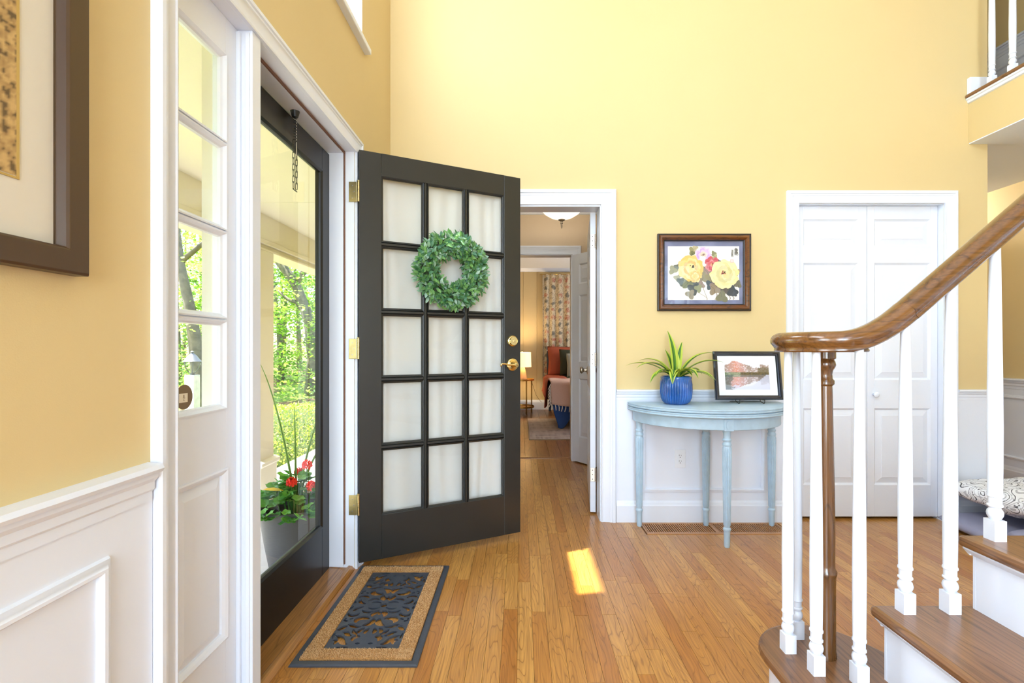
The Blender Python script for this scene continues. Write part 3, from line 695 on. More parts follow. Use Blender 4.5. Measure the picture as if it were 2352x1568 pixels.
for j in range(NZc + 1):
    v = j / NZc; z = 0.16 + v * 1.86; row = []
    for i in range(NXc + 1):
        u = i / NXc; x = 0.075 + u * 0.77
        ph = 27 * u + 2.2 * math.sin(5 * u + 0.6) + 1.2 * mnoise.noise(Vector((u * 4, v * 1.2, 0))) * 2
        amp = 0.007 + 0.005 * mnoise.noise(Vector((u * 6, v * 0.7, 3.3)))
        loose = (1 - v) ** 3 * 0.018 * math.sin(17 * u + 1.4 + 4 * v)
        row.append((x, DT + 0.020 + amp * math.sin(ph) + loose + 0.004 * math.sin(ph * 2.3), z))
    grid.append(row)
for j in range(NZc):
    for i in range(NXc): cu.quad(grid[j][i], grid[j][i + 1], grid[j + 1][i + 1], grid[j + 1][i])
c_o = cu.build('sheer_curtain', M_sheer, door, recalc=False)
bm = bmesh.new(); bm.from_mesh(c_o.data); bmesh.ops.remove_doubles(bm, verts=bm.verts, dist=1e-5); bm.to_mesh(c_o.data); bm.free()
c_o.data.polygons.foreach_set('use_smooth', [True] * len(c_o.data.polygons))
MB().tube([(0.06, DT + 0.018, 2.0), (0.86, DT + 0.018, 2.0)], 0.006, 10).build('curtain_rod', M_brass, door, smooth=True)
# hinges: leaves on the jamb with knuckles
for zz in (1.887, 1.104, 0.325):
    hg = MB(); hg.box(-0.052, -0.012, 0.0005, 0.0035, zz - 0.05 - 0.036, zz + 0.05 - 0.036)
    h_ = bpy.data.objects.new('hinge', hg.build('hinge', M_brass_old, data_only=True)); link(h_, door); h_.rotation_euler = (0, 0, -math.atan2(0.415, 0.803))
    bv = h_.modifiers.new('b', 'BEVEL'); bv.width = 0.004; bv.segments = 3; bv.affect = 'EDGES'; bv.limit_method = 'ANGLE'
    k_ = MB()
    for q in range(5):
        k_.lathe([(0.0065, 0), (0.0065, 0.0192)], (-0.004, 0.0, zz - 0.086 + q * 0.02), 12)
    k_.lathe([(0.004, 0), (0.0075, 0.001), (0.0075, 0.005), (0.002, 0.009)], (-0.004, 0, zz + 0.014), 12)
    k_.build('knuckle', M_brass_old, h_, smooth=True, angle=40)
    for q in (-0.03, 0.0, 0.03):
        MB().lathe([(0.0035, 0), (0.0035, 0.0005), (0.001, 0.0008)], (-0.034 + (0.008 if q == 0 else 0), 0.0, zz - 0.036 + q), 10, axis='y').build('screw', M_nickel, h_, smooth=False).scale = (1, -1, 1)
# deadbolt and lever
HX = 0.852
db = MB(); zc = 1.148 - 0.036
db.lathe([(0.0335, 0), (0.0335, -0.004), (0.030, -0.010), (0.026, -0.012), (0.026, -0.020), (0.024, -0.023), (0.0225, -0.023), (0.0225, -0.0215), (0.001, -0.0215)], (HX, 0, zc), 36, axis='y')
d_o = db.build('deadbolt', M_brass, door, smooth=True, angle=30)
kb = MB(); kb.lathe([(0.007, -0.0215), (0.007, -0.0245), (0.0055, -0.0255), (0.001, -0.0255)], (HX + 0.003, 0, zc - 0.001), 20, axis='y'); kb.build('key_cylinder', M_brass, d_o, smooth=True, angle=30)
MB().box(HX + 0.0022, HX + 0.0038, -0.0262, -0.0250, zc - 0.006, zc + 0.003).build('keyhole', M_black_metal, d_o)
lv = MB(); zl = 1.012 - 0.036
lv.lathe([(0.0375, 0), (0.0375, -0.003), (0.034, -0.008), (0.028, -0.011), (0.018, -0.013), (0.014, -0.022), (0.0125, -0.040)], (HX, 0, zl), 36, axis='y')
l_o = lv.build('lever_handle', M_brass, door, smooth=True, angle=35)
lp = bez((HX + 0.010, -0.050, zl - 0.003), (HX - 0.02, -0.052, zl + 0.004), (HX - 0.03, -0.052, zl - 0.004), (HX - 0.060, -0.050, zl + 0.004), 14) + bez((HX - 0.060, -0.050, zl + 0.004), (HX - 0.085, -0.048, zl + 0.012), (HX - 0.098, -0.046, zl + 0.006), (HX - 0.092, -0.046, zl - 0.006), 8)[1:]
MB().tube(lp, [0.010, 0.0115, 0.0115, 0.010, 0.009, 0.008, 0.0075, 0.007, 0.0065, 0.006, 0.006, 0.0055, 0.0055, 0.005, 0.005] + [0.005] * (len(lp) - 15), 12).build('lever', M_brass, l_o, smooth=True)
MB().lathe([(0.013, 0), (0.013, -0.018), (0.010, -0.021), (0.001, -0.021)], (HX, -0.040, zl - 0.001), 24, axis='y').build('lever_hub', M_brass, l_o, smooth=True, angle=35)
MB().box(HX - 0.001, HX + 0.001, -0.0618, -0.0605, zl - 0.006, zl + 0.004).build('keyhole', M_black_metal, l_o)

# ------------------------------------------------------------------ storm door
SXi = -0.95
sd = struct(empty('door_2', (SXi, 1.575, 0.013)), 'black storm door with one tall glass pane')
MB().box(-0.035, 0, 0, 0.105, 0, 2.057).build('stile', M_black_metal, sd, bevel=0.002)
MB().box(-0.035, 0, 0.785, 0.873, 0, 2.057).build('stile', M_black_metal, sd, bevel=0.002)
MB().box(-0.035, 0, 0.105, 0.785, 0, 0.236).build('bottom_rail', M_black_metal, sd, bevel=0.002)
MB().box(-0.035, 0, 0.105, 0.785, 1.945, 2.057).build('top_rail', M_black_metal, sd, bevel=0.002)
MB().box(-0.020, -0.016, 0.100, 0.790, 0.23, 1.95).build('pane', M_glass, sd)
MB().sweep2d([(0, -0.012), (-0.012, -0.012), (-0.010, -0.004), (0, 0.003), (0.006, 0.003), (0.006, 0)], frame_path(0.105, 0.785, 0.236, 1.945), lambda a, z, d: (d, a, z), closed=True).build('glazing_bead', M_black_metal, sd)
M_thresh = M_sill
tr_ = struct(MB().extrude([(0, -0.05), (0, 0.016), (0.085, 0.012), (0.095, 0.022), (0.112, 0.020), (0.124, 0.006), (0.124, -0.05)], lambda a, z, d: (SXi - 0.002 + d, a, z), 1.566, OY1).build('door_sill', M_sill), 'worn oak sill under the front door')
# hanging storm chain with spring and bracket
ch = empty('storm_chain', (-0.925, 2.02, 2.079), 0, 'black storm door chain and spring hanging from the door head', 'chain')
MB().lathe([(0.002, -0.030), (0.012, -0.024), (0.016, -0.010), (0.019, 0.0)], (0, 0, 0), 12).build('bracket', M_black_metal, ch, smooth=True, angle=40)
sp = [(0.006 * math.cos(t), 0.006 * math.sin(t), -0.03 - t * 0.0018) for t in [k * 0.5 for k in range(110)]]
MB().tube(sp, 0.0013, 5).build('spring', M_black_metal, ch, smooth=True)
lk = MB(); lp = []
for k in range(16):
    a = 2 * math.pi * k / 16
    lp.append((0, 0.005 * math.cos(a), 0.005 * math.sin(a) + (0.010 if math.sin(a) > 0 else -0.010)))
lk.tube(lp + [lp[0]], 0.0013, 5); lkm = lk.build('link', M_black_metal, data_only=True, smooth=True)
zz = -0.135
for k in range(8):
    inst('link', lkm, ch, (0.0, -0.013, zz - 0.0245 * k), (0, 0, 0 if k % 2 else 1.2)); inst('link', lkm, ch, (0.0, 0.013, zz + 0.003 - 0.0245 * k), (0, 0, 1.2 if k % 2 else 0))
MB().tube([(0, -0.018, zz - 0.188), (0, 0.018, zz - 0.190)], 0.002, 6).build('cross_pin', M_black_metal, ch)
MB().tube([(0.004, 0.004, 0.0), (0.004, 0.0045, -0.08), (0.003, 0.007, -0.18)], 0.0012, 5).build('pull_cord', mat('cord_white', rgb(225, 215, 200), 0.8), ch)

# ------------------------------------------------------------------ panelled doors
def panel_door(root, w, h, t, cols, rows, m, knobs=()):
    """cols [(x0,x1)], rows [(z0,z1)] of panels; local x width, y thickness (0..t), z up"""
    xs = [0] + [v for c in cols for v in c] + [w]
    for i in range(0, len(xs), 2): MB().box(xs[i], xs[i + 1], 0, t, 0, h).build('stile', m, root, bevel=0.0012)
    zs = [0] + [v for r in rows for v in r] + [h]
    for (x0, x1) in cols:
        for i in range(0, len(zs), 2): MB().box(x0, x1, 0, t, zs[i], zs[i + 1]).build('rail', m, root, bevel=0.0012)
        for (z0, z1) in rows:
            p = MB(); e = 0.012; b_ = min(0.034, (x1 - x0) * 0.2)
            for (yf, sgn) in ((0.0, 1), (t, -1)):
                yo, yr, yi = yf + sgn * 0.001, yf + sgn * 0.011, yf + sgn * 0.003
                R0 = [(x0, z0), (x1, z0), (x1, z1), (x0, z1)]; R1 = [(x0 + e, z0 + e), (x1 - e, z0 + e), (x1 - e, z1 - e), (x0 + e, z1 - e)]
                R2 = [(x0 + e + b_, z0 + e + b_), (x1 - e - b_, z0 + e + b_), (x1 - e - b_, z1 - e - b_), (x0 + e + b_, z1 - e - b_)]
                for A, B, ya, yb in ((R0, R1, yo, yr), (R1, R2, yr, yi)):
                    for k in range(4):
                        q = (k + 1) % 4; p.quad((A[k][0], ya, A[k][1]), (A[q][0], ya, A[q][1]), (B[q][0], yb, B[q][1]), (B[k][0], yb, B[k][1]))
                R3 = [(a + (0.002 if i in (0, 3) else -0.002), z + (0.002 if i < 2 else -0.002)) for i, (a, z) in enumerate(R2)]
                for k in range(4):
                    q = (k + 1) % 4; p.quad((R2[k][0], yi, R2[k][1]), (R2[q][0], yi, R2[q][1]), (R3[q][0], yi - sgn * 0.002, R3[q][1]), (R3[k][0], yi - sgn * 0.002, R3[k][1]))
                p.poly([(a, yi - sgn * 0.002, z) for a, z in R3])
            p.build('raised_panel', m, root)
cl = struct(empty('door_3', (CX0, YB + 0.040, 0.017)), 'pair of white panelled bifold closet doors')
for k, (x0, w, ry) in enumerate(((0.004, 0.463, 0.0), (0.470, 0.455, 0.0))):
    lf = bpy.data.objects.new('bifold_leaf', None); link(lf, cl); lf.location = (x0, 0, 0)
    cols = [(0.052, w - 0.055)] if k == 0 else [(0.046, w - 0.046)]
    panel_door(lf, w, 2.008, 0.034, cols, [(0.205, 0.700), (0.885, 1.640), (1.748, 1.923)], M_door_white)
    if k == 1:
        kn = MB(); kn.lathe([(0.010, 0), (0.007, -0.010), (0.008, -0.016), (0.016, -0.021), (0.018, -0.027), (0.015, -0.033), (0.006, -0.036), (0.001, -0.036)], (0.042, 0, 0.79), 24, axis='y')
        kn.build('knob', M_white, lf, smooth=True)
ROWS6 = [(0.24, 0.80), (0.96, 1.60), (1.71, 1.90)]
def knob_on(root, x, y, z, sgn):
    k = MB(); k.lathe([(0.032, 0), (0.030, 0.004 * sgn), (0.012, 0.008 * sgn), (0.010, 0.026 * sgn), (0.018, 0.034 * sgn), (0.027, 0.044 * sgn), (0.027, 0.052 * sgn), (0.018, 0.060 * sgn), (0.001, 0.062 * sgn)], (x, y, z), 24, axis='y')
    k.build('knob', M_nickel, root, smooth=True, angle=50)
hd = struct(empty('door_4', (0.503, 3.285, 0.012), math.atan2(0.99, 0.11)), 'white panelled door opened flat into the small hall')
panel_door(hd, 0.76, 2.0, 0.036, [(0.10, 0.33), (0.43, 0.66)], ROWS6, M_door_white)
for c in hd.children: pass
knob_on(hd, 0.70, 0.036, 0.915, 1); knob_on(hd, 0.70, 0.0, 0.915, -1)
for zz in (1.81, 1.02, 0.25):
    h_ = MB().box(-0.0025, 0.0, 0.004, 0.034, zz - 0.045, zz + 0.045).build('hinge', M_nickel, hd, bevel=0.0008)
    kk = MB()
    for q in range(5): kk.lathe([(0.006, 0), (0.006, 0.017)], (-0.004, 0.0, zz - 0.045 + q * 0.018), 10)
    kk.build('knuckle', M_nickel, h_, smooth=True, angle=40)
    for q in (-0.03, 0, 0.03): MB().lathe([(0.0035, 0), (0.001, -0.001)], (-0.0025, 0.02, zz + q), 8, axis='x').build('screw', M_black_metal, h_)
bd = struct(empty('door_5', (0.507, 4.805, 0.012), math.atan2(-0.824, 0.566)), 'cream-white panelled bedroom door half hidden behind the hall door')
panel_door(bd, 0.76, 2.0, 0.036, [(0.10, 0.33), (0.43, 0.66)], ROWS6, M_door_white)

# ------------------------------------------------------------------ wreath on the front door
th = math.atan2(0.415, 0.803); DDIR = Vector((math.cos(th), math.sin(th), 0)); DN = Vector((math.sin(th), -math.cos(th), 0))
wc = Vector((-0.803, 2.451, 0)) + DDIR * 0.472 + DN * 0.035; wc.z = 1.522
wr = empty('wreath', wc, th, 'round wreath of green and silvery leaves hanging on the black door', 'wreath')
ring = MB(); RR, rr = 0.140, 0.026
ring.rings([[((RR + rr * math.cos(b)) * math.cos(a), -0.005 + rr * math.sin(b), (RR + rr * math.cos(b)) * math.sin(a)) for b in [2 * math.pi * q / 10 for q in range(10)]] for a in [2 * math.pi * k / 36 for k in range(36)]], loop=True)
ring.build('twig_ring', mat('twig_brown', rgb(52, 66, 40), 0.8, bump=(80, 0.6)), wr, smooth=True)
def leaf_pts(L, W, fold=0.25, curl=0.15):
    """pointed leaf along +x, face up +z: list of quads"""
    st = [(0.0, 0.05), (0.22, 0.72), (0.5, 1.0), (0.78, 0.66), (1.0, 0.03)]
    left, mid, right = [], [], []
    for t, w in st:
        z = -curl * L * t * t; left.append((t * L, w * W / 2, z + fold * w * W / 2)); right.append((t * L, -w * W / 2, z + fold * w * W / 2)); mid.append((t * L, 0, z))
    q = []
    for i in range(4): q.append((left[i], left[i + 1], mid[i + 1], mid[i])); q.append((mid[i], mid[i + 1], right[i + 1], right[i]))
    return q
def leaf_mesh(name, L, W, m, fold=0.25, curl=0.15):
    b = MB()
    for q in leaf_pts(L, W, fold, curl): b.quad(*q)
    me = b.build(name, m, data_only=True, recalc=False)
    bm = bmesh.new(); bm.from_mesh(me); bmesh.ops.remove_doubles(bm, verts=bm.verts, dist=1e-6); bm.to_mesh(me); bm.free()
    me.polygons.foreach_set('use_smooth', [True] * len(me.polygons))
    return me
wl_m = [mat('wreath_leaf_%d' % i, c, 0.42, trans=0.12) for i, c in enumerate((rgb(98, 146, 84), rgb(70, 120, 72), rgb(140, 178, 148), rgb(166, 196, 178), rgb(88, 138, 108), rgb(116, 164, 92)))]
wlm = [leaf_mesh('leaf', L, W, wl_m[i % 6], 0.3, 0.2) for i, (L, W) in enumerate(((0.036, 0.017), (0.040, 0.018), (0.032, 0.016), (0.034, 0.015), (0.038, 0.018), (0.034, 0.016)))]
rw = random.Random(5); stuffs = [MB() for _ in range(6)]
def leaf_matrix(p, d, nrm, roll=0.0):
    x = d.normalized(); z = (nrm - x * nrm.dot(x)).normalized(); y = z.cross(x)
    return Matrix(((x.x, y.x, z.x, p.x), (x.y, y.y, z.y, p.y), (x.z, y.z, z.z, p.z), (0, 0, 0, 1)))
for i in range(1500):
    a = rw.uniform(0, 2 * math.pi); b = rw.uniform(-0.5, math.pi + 0.5)      # around the front half of the ring
    rad = rr + rw.uniform(-0.006, 0.030)
    er = Vector((math.cos(a), 0, math.sin(a))); et = Vector((-math.sin(a), 0, math.cos(a))); ef = Vector((0, -1, 0))
    o_ = er * math.cos(b) + ef * math.sin(b)
    p = er * RR + o_ * rad
    p.y = min(p.y, 0.028)
    fr = max(0.0, math.sin(b)); d = o_ * rw.uniform(0.6, 1.2) * (1 - 0.72 * fr * rw.random()) + et * rw.uniform(-0.9, 0.9) * (1 + 0.5 * fr) + er * rw.uniform(-0.5 * fr, 0.6) + Vector((rw.uniform(-.3, .3), rw.uniform(-.5, .1), rw.uniform(-.3, .3)))
    nrm = o_ * 0.6 + ef * 0.7 + Vector((rw.uniform(-.5, .5), rw.uniform(-.3, .3), rw.uniform(-.2, .8)))
    k = rw.choices(range(6), (5, 4, 3, 2, 4, 4))[0]; M4 = leaf_matrix(p, d, nrm)
    if (M4 @ Vector((0.036, 0, 0))).y > 0.03: continue
    if i < 300 and p.y < 0: inst('leaf', wlm[k], wr, matrix=M4)
    else:
        for q in leaf_pts(0.036, 0.017, 0.3, 0.2): stuffs[k].quad(*[tuple(M4 @ Vector(v)) for v in q])
for k in range(6): tag(stuffs[k].build('leaf_mass', wl_m[k], wr, recalc=False), kind='stuff')
tw = MB()
for i in range(90):
    a = rw.uniform(0, 2 * math.pi); p = Vector((math.cos(a), 0, math.sin(a))) * RR; b = rw.uniform(0, math.pi)
    d = Vector((math.cos(a), 0, math.sin(a))) * math.cos(b) + Vector((0, -1, 0)) * math.sin(b)
    tw.tube([p, p + d * 0.035 + Vector((0, 0, 0.004)), p + d * 0.055], 0.0012, 4)
tag(tw.build('twigs', MATS['twig_brown'], wr), kind='stuff')

# ------------------------------------------------------------------ doormat
M_rub = mat('black_rubber', rgb(64, 69, 79), 0.42, bump=(160, 0.25), var=(25, 0.12))
def coir_mat():
    m = mat('coir_pile', rgb(168, 122, 70), 0.95, bump=(330, 1.0), var=(200, 0.45)); return m
MX0, MX1, MY0, MY1 = -0.805, -0.358, 1.707, 2.490
dm = empty('doormat', ((MX0 + MX1) / 2, (MY0 + MY1) / 2, 0), 0, 'black rubber scrollwork doormat with tan coir border by the storm door', 'doormat')
hw, hl = (MX1 - MX0) / 2, (MY1 - MY0) / 2
b = MB(); b.sweep2d([(0, 0), (0, 0.005), (-0.004, 0.009), (-0.022, 0.010), (-0.024, 0.006), (-0.095, 0.006), (-0.095, 0)], frame_path(-hw, hw, -hl, hl), lambda a, c, d: (a, c, d), closed=True)
b.build('rubber_border', M_rub, dm)
b = MB(); iw, il = hw - 0.026, hl - 0.026
CP = [(0, 0.006), (0, 0.014), (-0.004, 0.0155), (-0.056, 0.0155), (-0.060, 0.014), (-0.060, 0.006)]
b.sweep2d(CP, frame_path(-iw, iw, -il, il), lambda a, c, d: (a, c, d), closed=True); b.build('coir_border', coir_mat(), dm)
cf = MB(); rc = random.Random(2)
for i in range(15000):
    side = rc.random()
    if side < 0.62: x = rc.choice((-1, 1)) * rc.uniform(iw - 0.058, iw - 0.002); y = rc.uniform(-il, il)
    else: x = rc.uniform(-iw, iw); y = rc.choice((-1, 1)) * rc.uniform(il - 0.058, il - 0.002)
    a = rc.uniform(0, 6.28); dx, dy = 0.0007 * math.cos(a), 0.0007 * math.sin(a); lx, ly = rc.uniform(-.003, .003), rc.uniform(-.003, .003); h_ = rc.uniform(0.003, 0.0055)
    cf.poly([(x - dx, y - dy, 0.0145), (x + dx, y + dy, 0.0145), (x + lx, y + ly, 0.0155 + h_)])
tag(cf.build('coir_fibres', mat('coir_fibre', rgb(226, 188, 138), 0.9), dm, recalc=False), kind='stuff')
# scroll plate: solid region between comma shaped holes, cut by marching squares
import numpy as np
pw, pl_ = iw - 0.058, il - 0.058     # plate half sizes
sw, sl2 = pw / 0.14, pl_ / 0.30
def S(u, v): return (u * sw, v * sl2)
holes = []
def crescent(p0, p1, p2, p3, w, tip=1.0, n=16):
    for i, p in enumerate(bez(p0, p1, p2, p3, n)):
        t = i / n; holes.append((p[0], p[1], w * 0.74 * math.sin(math.pi * min(1.0, 0.10 + 0.86 * t ** tip)) ** 0.8))
def dots(pts, r0, r1):
    for i, p in enumerate(pts): holes.append((p[0], p[1], r0 + (r1 - r0) * i / max(1, len(pts) - 1)))
crescent(S(.016, .018), S(.030, .030), S(.045, .030), S(.060, .020), .009 * sw)
crescent(S(.012, .044), S(.020, .058), S(.030, .068), S(.024, .086), .017 * sw, 0.7)
crescent(S(.034, .046), S(.050, .060), S(.070, .052), S(.080, .036), .012 * sw)
crescent(S(.084, .012), S(.104, .018), S(.118, .030), S(.112, .048), .012 * sw)
crescent(S(.128, .008), S(.131, .016), S(.132, .024), S(.132, .034), .008 * sw)
crescent(S(.086, .062), S(.098, .088), S(.124, .084), S(.128, .060), .014 * sw, 0.8)
dots([S(.100, .101), S(.106, .104)], .0048, .0048)
dots([S(.127, .100), S(.127, .112), S(.122, .116), S(.118, .118)], .0055, .0055)
crescent(S(.036, .100), S(.066, .084), S(.088, .108), S(.076, .128), .022 * sw, 0.8)
crescent(S(.012, .102), S(.008, .128), S(.020, .144), S(.044, .148), .019 * sw)
crescent(S(.050, .158), S(.080, .164), S(.084, .140), S(.102, .142), .014 * sw)
crescent(S(.104, .152), S(.118, .160), S(.114, .178), S(.131, .178), .015 * sw, 0.8)
crescent(S(.012, .168), S(.018, .180), S(.020, .192), S(.015, .204), .012 * sw)
crescent(S(.030, .166), S(.042, .176), S(.046, .188), S(.040, .200), .012 * sw)
crescent(S(.046, .208), S(.056, .200), S(.066, .190), S(.070, .174), .011 * sw)
crescent(S(.066, .216), S(.090, .212), S(.080, .190), S(.106, .192), .014 * sw)
crescent(S(.032, .222), S(.046, .216), S(.056, .232), S(.048, .250), .016 * sw, 0.8)
crescent(S(.066, .268), S(.094, .264), S(.086, .222), S(.122, .216), .017 * sw)
crescent(S(.110, .268), S(.100, .250), S(.112, .236), S(.124, .248), .011 * sw)
dots([S(.024, .264)], .0062, .0062); dots([S(.018, .264), S(.030, .264)], .0035, .0035)
crescent(S(.052, .287), S(.066, .289), S(.078, .289), S(.096, .287), .007 * sw)
crescent(S(.131, .200), S(.132, .212), S(.130, .224), S(.126, .234), .008 * sw)
crescent(S(.0, -.010), S(.0, -.003), S(.0, .003), S(.0, .010), .018 * sw); crescent(S(.0, .050), S(.0, .058), S(.0, .066), S(.0, .074), .010 * sw)
res = 0.0019; nxp, nyp = int(2 * pw / res), int(2 * pl_ / res)
gx = np.linspace(-pw, pw, nxp + 1); gy = np.linspace(-pl_, pl_, nyp + 1); XX, YY = np.meshgrid(np.abs(gx), np.abs(gy)); F = np.full(XX.shape, -1.0)
for (hx, hy, hr) in holes: F = np.maximum(F, hr - np.hypot(XX - hx, YY - hy))
F[np.abs(F) < 1e-6] = -1e-6
spb = MB(); zt, zb = 0.0118, 0.0045; vid = {}
def vtx(key, x, y):
    if key not in vid: vid[key] = len(spb.v); spb.v += [(x, y, zt), (x, y, zb)]
    return vid[key]
for j in range(nyp):
    for i in range(nxp):
        cs = [(i, j), (i + 1, j), (i + 1, j + 1), (i, j + 1)]; fv = [F[q[1], q[0]] for q in cs]
        if all(v > 0 for v in fv): continue
        ring_ = []; cuts = []
        for k in range(4):
            (ia, ja), (ib, jb) = cs[k], cs[(k + 1) % 4]; fa, fb_ = fv[k], fv[(k + 1) % 4]
            if fa <= 0: ring_.append(vtx((ia, ja), gx[ia], gy[ja]))
            if (fa <= 0) != (fb_ <= 0):
                t = fa / (fa - fb_); key = ('e',) + tuple(sorted(((ia, ja), (ib, jb)))); q = vtx(key, gx[ia] + (gx[ib] - gx[ia]) * t, gy[ja] + (gy[jb] - gy[ja]) * t); ring_.append(q); cuts.append((q, fa <= 0))
        if len(ring_) >= 3: spb.f.append(tuple(ring_)); spb.c.append(None)
        for k in range(0, len(cuts)):
            if cuts[k][1]:
                a_ = cuts[k][0]; b2 = cuts[(k + 1) % len(cuts)][0]; spb.f.append((a_, a_ + 1, b2 + 1, b2)); spb.c.append(None)
i_ = len(spb.v)
spb.build('scroll_plate', M_rub, dm, recalc=False)

# ------------------------------------------------------------------ floor register
rg = struct(empty('floor_register', ((REG[0] + REG[1]) / 2, (REG[2] + REG[3]) / 2, 0)), 'oak slotted floor register in front of the baseboard')
rg['category'] = 'vent'; rg['kind'] = 'thing'
RW, RD = (REG[1] - REG[0]) / 2 - 0.001, (REG[3] - REG[2]) / 2 - 0.001
M_oak_reg = wood_mat('oak_register', rgb(196, 138, 84), rgb(176, 118, 66), rgb(120, 72, 36), 0, 0.35, 1.2, 6, 0.2, 0.4)
fr_ = MB().box(-RW, RW, -RD, -RD + 0.028, -0.013, 0.003).box(-RW, RW, RD - 0.012, RD, -0.013, 0.003).box(-RW, -RW + 0.012, -RD + 0.028, RD - 0.012, -0.013, 0.003).box(RW - 0.012, RW, -RD + 0.028, RD - 0.012, -0.013, 0.003).box(-0.008, 0.014, -RD + 0.028, RD - 0.012, -0.013, 0.003)
fr_.build('frame', M_oak_reg, rg, bevel=0.001)
MB().box(-RW, RW, -RD, RD, -0.0138, -0.0125).build('dark_duct', mat('duct_black', rgb(14, 10, 8), 0.9), rg)
smh = MB().box(-0.0032, 0.0032, -RD + 0.028, RD - 0.012, -0.012, 0.0024).build('slat', M_oak_reg, data_only=True)
for k in range(62):
    x = -RW + 0.019 + k * ((2 * RW - 0.038) / 61)
    if -0.012 < x < 0.018: continue
    inst('slat', smh, rg, (x, 0, 0))

# ------------------------------------------------------------------ half-round console table
TX, TY = 1.156, YB - 0.036
tb = empty('console_table', (TX, TY, 0), 0, 'pale blue painted half-round console table with reeded legs against the wainscot', 'table')
def half(rx, ry, n=40, y0=0.0): return [(-rx, y0)] + [(rx * math.cos(a), y0 - ry * math.sin(a)) for a in [math.pi - math.pi * k / n for k in range(n + 1)]] + [(rx, y0)]
def lay(prof):
    b_ = MB(); b_.rings([[(x, y, z) for x, y in half(0.478 * s_, 0.425 * s_ + 0.0)] for s_, z in prof]); return b_
lay([(0.985, 0.7445), (0.993, 0.746), (0.999, 0.750), (0.999, 0.754), (0.993, 0.756), (0.996, 0.760), (1.0, 0.763), (0.998, 0.767), (0.985, 0.769)]).build('top_leaf', M_blue, tb, smooth=True, angle=30)
lay([(0.985, 0.7185), (0.993, 0.720), (1.0, 0.724), (1.0, 0.728), (0.993, 0.731), (0.996, 0.734), (1.0, 0.738), (0.998, 0.741), (0.985, 0.743)]).build('under_leaf', M_blue, tb, smooth=True, angle=30)
lay([(0.925, 0.652), (0.932, 0.655), (0.932, 0.718)]).build('apron', M_blue, tb, smooth=True, angle=30)
def table_leg(name, x, y):
    fl_ = lambda h: (16, 0.16) if 0.12 < h < 0.555 else None
    b_ = MB()
    b_.lathe([(0.0135, 0), (0.0160, 0.012), (0.0175, 0.085), (0.0185, 0.092), (0.0215, 0.098), (0.0205, 0.106), (0.0160, 0.112), (0.0165, 0.119), (0.0180, 0.124), (0.0215, 0.35), (0.0238, 0.53), (0.0238, 0.55), (0.0225, 0.556), (0.0215, 0.562),
              (0.0245, 0.568), (0.0245, 0.575), (0.0205, 0.581), (0.0200, 0.588), (0.0240, 0.594), (0.0240, 0.600), (0.0185, 0.606), (0.0190, 0.634), (0.0225, 0.640), (0.0225, 0.652)], (x, y, 0), 64, fl_)
    b_.build(name, M_blue, tb, smooth=True, angle=35)
for (x, y) in ((-0.415, -0.045), (0.003, -0.037), (0.411, -0.040), (-0.006, -0.370)): table_leg('leg', x, y)
MB().box(-0.033, 0.021, -0.4005, -0.370, 0.648, 0.716).build('leg_block', M_blue, tb, bevel=0.003)
b_ = MB(); b_.rings([[(-0.006 + 0.016 * math.cos(a) , yy, 0.682 + 0.027 * math.sin(a)) for a in [2 * math.pi * k / 24 for k in range(24)]] for yy in (-0.4005, -0.4025)]); b_.build('oval_boss', M_blue, tb)

# pot with striped plant
PXc, PYc, PZ = 0.942, 2.975, 0.769
pp = empty('plant_pot', (PXc, PYc, PZ), 0, 'ribbed glossy blue ceramic pot on the pale blue table', 'pot')
def glaze():
    m = mat('blue_glaze', rgb(30, 92, 168), 0.10, coat=1.0, var=(14, 0.30)); return m
pf = lambda h: (36, 0.085) if 0.012 < h < 0.15 else None
pb = MB(); pb.lathe([(0.055, 0), (0.066, 0.004), (0.078, 0.016), (0.088, 0.040), (0.0915, 0.075), (0.0915, 0.12), (0.0905, 0.150), (0.0915, 0.156), (0.0915, 0.166), (0.088, 0.169), (0.083, 0.166), (0.082, 0.14), (0.02, 0.138)], seg=144, flute=pf)
pb.build('pot_body', glaze(), pp, smooth=True, angle=60)
MB().lathe([(0.001, 0.1385), (0.0815, 0.1405), (0.0815, 0.1450), (0.001, 0.149)], seg=30).build('soil', mat('potting_soil', rgb(50, 36, 26), 0.95, bump=(90, 1.0)), pp)
pl = empty('striped_plant', (PXc, PYc, PZ + 0.1475), 0, 'arching green plant with yellow leaf margins in the blue pot', 'plant')
M_leafv = mat('variegated_leaf', (1, 1, 1, 1), 0.38, attr='Col', trans=0.15)
cG, cY, cD = rgb(84, 134, 44), rgb(188, 204, 74), rgb(56, 104, 42)
def blade(az, L, W, up, droop, x0=0.0, y0=0.0):
    b_ = MB(); n = 14; rows = []
    for i in range(n + 1):
        t = i / n; s_ = L * t
        elev = up - droop * t ** 1.4
        if i == 0: r_, z_ = 0.012, 0.0
        else: r_ += L / n * math.cos(elev); z_ += L / n * math.sin(elev)
        w = W * (0.45 + 0.55 * math.sin(math.pi * min(1, t * 0.8 + 0.15))) * (1 - t ** 5) / 2 + 0.0008
        rows.append([(q * w, r_, z_ + abs(q) * w * 0.35) for q in (-1, -0.45, 0, 0.45, 1)])
    ca, sa = math.cos(az), math.sin(az)
    P = [[(x0 + r_ * ca - q * sa, y0 + r_ * sa + q * ca, z_) for q, r_, z_ in row] for row in rows]
    cols = [cY, cG, cD, cY]
    for i in range(n):
        for j in range(4): b_.quad(P[i][j], P[i][j + 1], P[i + 1][j + 1], P[i + 1][j], col=cols[j])
    b_.build('leaf', M_leafv, pl, recalc=False, smooth=False)
